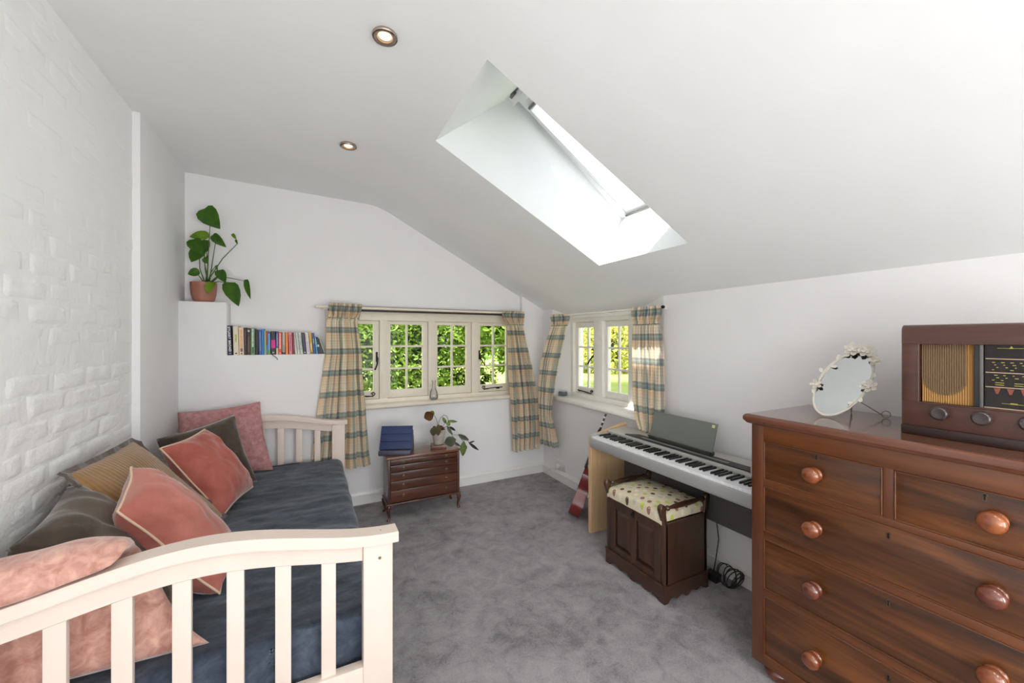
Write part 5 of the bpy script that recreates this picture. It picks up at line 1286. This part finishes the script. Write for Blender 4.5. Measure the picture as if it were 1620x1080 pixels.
# trailing plant in a frosted pot
sp_ = thing('potted_plant', (0.925, 3.11, 0.496), 'trailing olive-leaved plant in a frosted pot on the small chest', 'plant')
obj('pot', MB().lathe([(0.034, 0.0), (0.038, 0.006), (0.046, 0.05), (0.056, 0.105), (0.057, 0.118), (0.053, 0.118), (0.050, 0.100)], (0.925, 3.11, 0.4985), (0, 0, 1), 28), M['stonepot'], sp_)
m = MB().lathe([(0.051, 0.0), (0.03, 0.016), (0.0, 0.020)], (0.925, 3.11, 0.602), (0, 0, 1), 20)
for i in range(9): a = i * 0.7; m.lathe([(0, -0.010), (0.011, -0.004), (0.013, 0.004), (0, 0.012)], (0.925 + 0.034 * math.cos(a), 3.11 + 0.034 * math.sin(a), 0.622 + 0.01 * math.sin(i * 2)), (math.cos(i), math.sin(i), 1), 8)
obj('soil', m, M['red_soil'], sp_, label='reddish soil and moss')
PL = [(0.843, 3.1, 0.732, 0.059, 0.078, 205, 'leaf_b'), (0.871, 3.1, 0.755, 0.029, 0.04, 150, 'leaf_y'), (0.979, 3.12, 0.68, 0.021, 0.06, -62, 'leaf_s'), (1.047, 3.12, 0.667, 0.018, 0.076, -6, 'leaf_s'), (1.04, 3.1, 0.611, 0.017, 0.056, -35, 'leaf_d'), (1.002, 3.06, 0.61, 0.02, 0.081, -60, 'leaf_g'), (0.868, 3.05, 0.618, 0.041, 0.071, -100, 'leaf_o'), (0.904, 3.045, 0.625, 0.038, 0.088, -95, 'leaf_o'), (0.999, 3.035, 0.528, 0.063, 0.092, 200, 'leaf_g'), (1.121, 3.06, 0.539, 0.03, 0.095, -30, 'leaf_g'), (1.209, 3.06, 0.455, 0.018, 0.105, -40, 'leaf_d'), (1.091, 2.985, 0.47, 0.039, 0.12, -95, 'leaf_s'), (1.195, 3.06, 0.494, 0.01, 0.044, 15, 'leaf_d'), (1.121, 3.0, 0.476, 0.013, 0.034, -75, 'leaf_g'), (1.06, 3.04, 0.495, 0.017, 0.064, -35, 'leaf_g'), (1.013, 3.12, 0.65, 0.026, 0.039, -75, 'leaf_s')]
LBL = {'leaf_b': 'brown-backed round leaf', 'leaf_s': 'pale-veined green leaf', 'leaf_d': 'dark narrow leaf', 'leaf_g': 'sage grey leaf', 'leaf_o': None, 'leaf_y': 'yellow-green leaf'}
for x, y, z, w_, l_, a_, mm in PL: leaf('leaf', (x, y, z), w_ * 1.35, l_ * 1.1, a_, M[mm], sp_, False, 0.1, LBL[mm])
PS = [[(0.908, 3.09, 0.62), (0.908, 3.08, 0.681), (0.897, 3.08, 0.711), (0.88, 3.09, 0.745)], [(0.919, 3.10, 0.62), (0.919, 3.08, 0.68), (0.932, 3.08, 0.713), (0.962, 3.08, 0.733), (0.989, 3.09, 0.72), (1.012, 3.11, 0.67)], [(0.949, 3.11, 0.62), (0.971, 3.1, 0.655), (0.993, 3.11, 0.686)], [(0.967, 3.11, 0.626), (0.993, 3.1, 0.634), (1.02, 3.1, 0.625)], [(0.96, 3.09, 0.625), (0.985, 3.07, 0.645), (1.011, 3.07, 0.59), (1.029, 3.04, 0.554), (1.045, 3.04, 0.51), (1.08, 3.03, 0.485)], [(1.0, 3.07, 0.61), (1.038, 3.07, 0.57), (1.06, 3.07, 0.563), (1.087, 3.06, 0.562)], [(1.096, 3.05, 0.533), (1.11, 3.03, 0.51), (1.100, 3.0, 0.515), (1.093, 2.99, 0.50)], [(1.147, 3.06, 0.513), (1.165, 3.06, 0.500), (1.174, 3.06, 0.487), (1.19, 3.06, 0.48)]]
for st in PS: obj('stem', MB().tube(st, 0.0017, 5), M['leaf_d'], sp_, ang=180)
cb = MB().box(0.862, 0.985, 3.052, 3.170, 0.4695, 0.4985, 0.003)
bk_ = obj('wooden_block', MB().box(-0.062, 0.062, -0.056, 0.056, 0.0, 0.028, 0.004, mat=Matrix.Translation(Vector((0.925, 3.11, 0.4695))) @ Matrix.Rotation(math.radians(-14), 4, 'Z')), M['bookwood'])
tag(bk_, 'reddish wooden block under the trailing plant on the small chest', 'stand')

# ================================================================ BOOKS
BOOKS = [ # x left, x right at base, height, lean (top shift), colour, label, [bands: (z0,z1,colour,width share)]
 (163, 213, .207, -.009, (34, 44, 72), 'tall navy book with white capitals, leftmost on the ledge', []),
 (224, 290, .203, -.004, (224, 214, 190), 'cream book with a lime title block, second on the ledge', [(.45, .72, (170, 178, 60), .35), (.04, .08, (60, 50, 40), .4)]),
 (294, 354, .193, -.004, (228, 204, 178), 'peach-cream book with an orange title, beside the lime-titled one', [(.25, .92, (222, 160, 90), .45), (.12, .24, (110, 90, 80), .5), (.03, .07, (50, 45, 45), .35)]),
 (357, 388, .193, -.003, (48, 34, 44), 'purple-black book beside the dark brown one', [(.35, .9, (96, 80, 100), .4)]),
 (389, 428, .190, -.001, (62, 42, 30), 'dark brown book with a white emblem on the spine', [(.86, .93, (220, 214, 206), .6), (.1, .7, (104, 76, 44), .5)]),
 (432, 487, .188, -.001, (96, 132, 92), 'sage green book with white lettering', [(.30, .97, (224, 232, 220), .34), (.05, .3, (70, 104, 60), .6)]),
 (492, 528, .180, .000, (28, 28, 34), 'plain black book beside the sage green one', []),
 (534, 570, .180, -.003, (60, 92, 164), 'mid-blue book between the plain black and the bright azure one', [(.15, .9, (140, 160, 210), .3)]),
 (571, 598, .184, -.002, (20, 128, 206), 'bright azure blue narrow book', []),
 (600, 624, .174, -.001, (150, 176, 140), 'thin pale green book beside the azure one', [(.5, .9, (200, 190, 120), .4)]),
 (624, 644, .170, -.001, (150, 90, 60), 'thin multicoloured book left of the sky-blue one', [(.05, .4, (60, 150, 170), .9), (.75, .98, (190, 60, 50), .9)]),
 (646, 678, .168, -.001, (92, 158, 214), 'sky-blue book with a green foot', [(0, .2, (104, 150, 60), 1), (.9, .99, (120, 60, 70), .8)]),
 (688, 746, .168, -.003, (34, 32, 34), 'black book with a magenta title panel', [(.28, .63, (206, 32, 136), 1.0), (.06, .12, (180, 170, 160), .4)]),
 (750, 778, .168, -.001, (58, 92, 176), 'blue book with a cream foot', [(0, .28, (224, 202, 170), 1), (.35, .9, (190, 206, 230), .35)]),
 (780, 824, .163, .000, (226, 78, 44), 'red-orange book with white lettering', [(.25, .95, (246, 214, 200), .4), (.04, .08, (240, 220, 210), .3)]),
 (832, 866, .161, -.001, (198, 196, 186), 'pale grey book with a black foot', [(0, .1, (40, 38, 40), 1), (.12, .45, (90, 90, 90), .4), (.5, .9, (170, 160, 150), .4)]),
 (874, 908, .161, -.002, (250, 136, 20), 'vivid plain orange book', []),
 (920, 964, .160, -.005, (226, 130, 142), 'pink book with dark lettering', [(.15, .92, (120, 50, 80), .3)]),
 (968, 996, .160, -.006, (120, 26, 50), 'thin maroon book beside the pink one', []),
 (1000, 1033, .160, -.018, (222, 220, 206), 'white leaning book beside the maroon one', [(.15, .9, (150, 146, 120), .25)]),
 (1036, 1066, .160, -.017, (218, 222, 214), 'white leaning book, second right of the maroon one', [(.2, .95, (120, 130, 130), .25)]),
 (1069, 1108, .159, -.016, (198, 208, 196), 'pale grey-green leaning book, left of the dark purple one', [(.2, .9, (130, 150, 140), .3)]),
 (1114, 1154, .160, -.015, (52, 42, 66), 'dark purple leaning book with a white foot mark', [(.06, .1, (220, 216, 222), .5), (.3, .9, (110, 100, 130), .25)]),
 (1157, 1204, .160, -.013, (216, 208, 214), 'pale lilac leaning book between the dark purple and the yellow one', [(.1, .6, (180, 166, 200), .4), (.6, .95, (226, 200, 120), .3)]),
 (1208, 1242, .160, -.012, (216, 164, 30), 'golden yellow leaning book', [(.03, .09, (40, 34, 30), .6), (.2, .5, (240, 220, 150), .5)]),
 (1246, 1280, .158, -.012, (20, 82, 140), 'dark blue leaning book beside the yellow one', [(.5, .72, (196, 200, 120), .4)]),
 (1285, 1312, .130, -.012, (36, 150, 196), 'short turquoise leaning book', [(.4, .9, (190, 226, 236), .3)]),
 (1318, 1350, .127, -.020, (30, 30, 32), 'short black leaning book with a small white panel', [(.42, .55, (220, 220, 214), .7)]),
 (1355, 1392, .126, -.040, (50, 46, 50), 'steeply leaning black paperback', []),
 (1397, 1418, .114, -.036, (150, 164, 150), 'grey-green booklet leaning at the right end of the row', [(.3, .9, (200, 206, 196), .3)]),
]
def bx_(z): return -0.516 + (340 + z / 8.1 - 357) * (0.632 / 160.)
LZ = 1.2325
rb = random.Random(9)
bookmats = {}
def cm_(c_):
    if c_ not in bookmats: bookmats[c_] = plain('book_cloth_%d_%d_%d' % c_, c_, 0.45, var=0.03, bst=0)
    return bookmats[c_]
for i, (a, b, h, ln, col, lb, bands) in enumerate(BOOKS):
    x0, x1 = bx_(a), bx_(b) - 0.0008; yf = 3.335 + (0.006 if i % 3 == 1 else 0.0) + rb.uniform(0, 0.004); dp = min(0.130, 0.085 + h * 0.22)
    sh = Matrix.Identity(4); sh[0][2] = ln / h
    Mx = Matrix.Translation(Vector((0, 0, LZ))) @ Matrix.Translation(Vector((x1, 0, 0))) @ sh @ Matrix.Translation(Vector((-x1, 0, 0)))
    t = thing('book', ((x0 + x1) / 2, yf + dp / 2, LZ), lb, 'book', 'books on the lower white ledge')
    m = MB().box(x0, x0 + 0.0012, yf, yf + dp, 0, h).box(x1 - 0.0012, x1, yf, yf + dp, 0, h).box(x0, x1, yf, yf + 0.0015, 0, h, 0.0006, 1); m.xf(Mx)
    cv = obj('cover', m, cm_(col), t, smooth=False)
    m = MB().box(x0 + 0.0012, x1 - 0.0012, yf + 0.0015, yf + dp - 0.004, 0.002, h - 0.003); m.xf(Mx); obj('pages', m, M['pages'], t, smooth=False)
    for (za, zb, c_, wd) in bands:
        xm = (x0 + x1) / 2; hw = (x1 - x0) / 2 * wd * 0.97; m = MB()
        if wd < 0.5 and zb - za > 0.2:      # a line of small lettering: broken strokes
            z = za * h
            while z < zb * h:
                st = rb.uniform(0.003, 0.008); m.box(xm - hw, xm + hw, yf - 0.0004, yf, z, min(zb * h, z + st)); z += st + rb.uniform(0.001, 0.003)
        else: m.box(xm - hw, xm + hw, yf - 0.0004, yf + 0.0002, za * h, zb * h)
        m.xf(Mx); obj('spine_print', m, cm_(c_), cv, smooth=False)
    if i == 0:
        cu = bpy.data.curves.new('title', 'FONT'); cu.body = 'STUART BROAD'; cu.size = 0.0205; cu.align_x = 'LEFT'; cu.align_y = 'CENTER'; cu.offset = 0.0006; cu.space_character = 1.12
        to = bpy.data.objects.new('title', cu); COL.objects.link(to); dg = bpy.context.evaluated_depsgraph_get(); me = bpy.data.meshes.new_from_object(to.evaluated_get(dg)); bpy.data.objects.remove(to)
        bmt = bmesh.new(); bmt.from_mesh(me); wdt = max(v.co.x for v in bmt.verts); sc_ = 0.172 / wdt
        # text reads downwards along the spine
        R_ = Matrix(((0, 1, 0, (x0 + x1) / 2), (0, 0, 1, 0), (-1, 0, 0, 0.200), (0, 0, 0, 1)))
        for v in bmt.verts: px_, pz_ = v.co.x * sc_, v.co.y * 0.85; v.co = Vector(((x0 + x1) / 2 + pz_, yf - 0.0006, 0.198 - px_))
        bmt.transform(Mx); obj('spine_title', bmt, cm_((232, 232, 228)), cv, smooth=False, label='white capitals reading STUART BROAD')
        m = MB().box((x0 + x1) / 2 - 0.004, (x0 + x1) / 2 + 0.004, yf - 0.0004, yf, 0.010, 0.016); m.xf(Mx); obj('spine_print', m, cm_((150, 160, 190)), cv, smooth=False)
    if i == 12:
        obj('ribbon', MB().tube([(bx_(700), yf + 0.01, LZ + 0.0015), (bx_(700), 3.324, LZ + 0.001), (bx_(715), 3.320, LZ - 0.006), (bx_(745), 3.319, LZ - 0.016), (bx_(768), 3.319, LZ - 0.030), (bx_(772), 3.319, LZ - 0.038)], 0.0022, 5), M['cable'], t, ang=180, label='black ribbon bookmark hanging over the ledge')

# ================================================================ SMALL THINGS
v_ = thing('glass_carafe', (0.985, 3.452, 0.8065), 'clear glass carafe standing on the long window sill', 'carafe')
M['cglass'] = glass('carafe_glass', (0.995, 0.998, 0.995, 1), 0.8)
obj('carafe_body', MB().lathe([(0.0, 0.0), (0.030, 0.002), (0.036, 0.012), (0.037, 0.035), (0.032, 0.065), (0.018, 0.095), (0.013, 0.120), (0.015, 0.150), (0.020, 0.168), (0.0185, 0.168), (0.0135, 0.150), (0.0115, 0.120), (0.0165, 0.095), (0.030, 0.065), (0.035, 0.035), (0.034, 0.014), (0.0, 0.006)], (0.985, 3.452, 0.8065), (0, 0, 1), 28), M['cglass'], v_)
obj('handle', MB().tube([(0.970, 3.445, 0.955), (0.950, 3.44, 0.93), (0.947, 3.44, 0.89), (0.955, 3.443, 0.865)], 0.003, 8), M['cglass'], v_)
sp2 = thing('smart_speaker', (2.165, 3.155, 0.800), 'small grey round speaker on the side window sill', 'speaker')
obj('speaker_body', MB().lathe([(0.030, 0.0), (0.040, 0.004), (0.0445, 0.016), (0.0445, 0.026), (0.040, 0.037), (0.034, 0.041)], (2.165, 3.155, 0.800), (0, 0, 1), 28), M['puck'], sp2)
obj('speaker_top', MB().lathe([(0.036, 0.0), (0.034, 0.002), (0.0, 0.0022)], (2.165, 3.155, 0.8405), (0, 0, 1), 28), M['silver_l'], sp2)
so = thing('wall_socket', (2.117, 3.10, 0.125), 'white double wall socket low in the corner', 'socket')
obj('faceplate', MB().box(2.106, 2.117, 3.035, 3.165, 0.105, 0.190, 0.003), M['plastic'], so)
obj('switch', MB().box(2.103, 2.107, 3.085, 3.097, 0.160, 0.178, 0.001), M['plastic'], so); obj('switch', MB().box(2.103, 2.107, 3.050, 3.062, 0.160, 0.178, 0.001), M['plastic'], so)
m = MB()
for a in ((3.060, 3.066, 0.135, 0.142), (3.052, 3.058, 0.120, 0.124), (3.068, 3.074, 0.120, 0.124)): m.box(2.1052, 2.1065, *a)
obj('pin_holes', m, M['iron'], so, smooth=False)
pg = thing('plug', (2.085, 3.135, 0.11), 'round white plug with a pale lead in the wall socket', 'plug')
obj('plug_body', MB().lathe([(0.020, 0.0), (0.025, 0.006), (0.026, 0.026), (0.018, 0.034), (0.0, 0.036)], (2.106, 3.138, 0.140), (-1, 0, 0), 20), M['plastic'], pg)
obj('lead', MB().tube([(2.078, 3.138, 0.118), (2.082, 3.16, 0.100), (2.088, 3.20, 0.104), (2.092, 3.26, 0.085), (2.088, 3.33, 0.030), (2.085, 3.37, 0.006)], 0.0028, 6), M['plastic'], pg, ang=180)
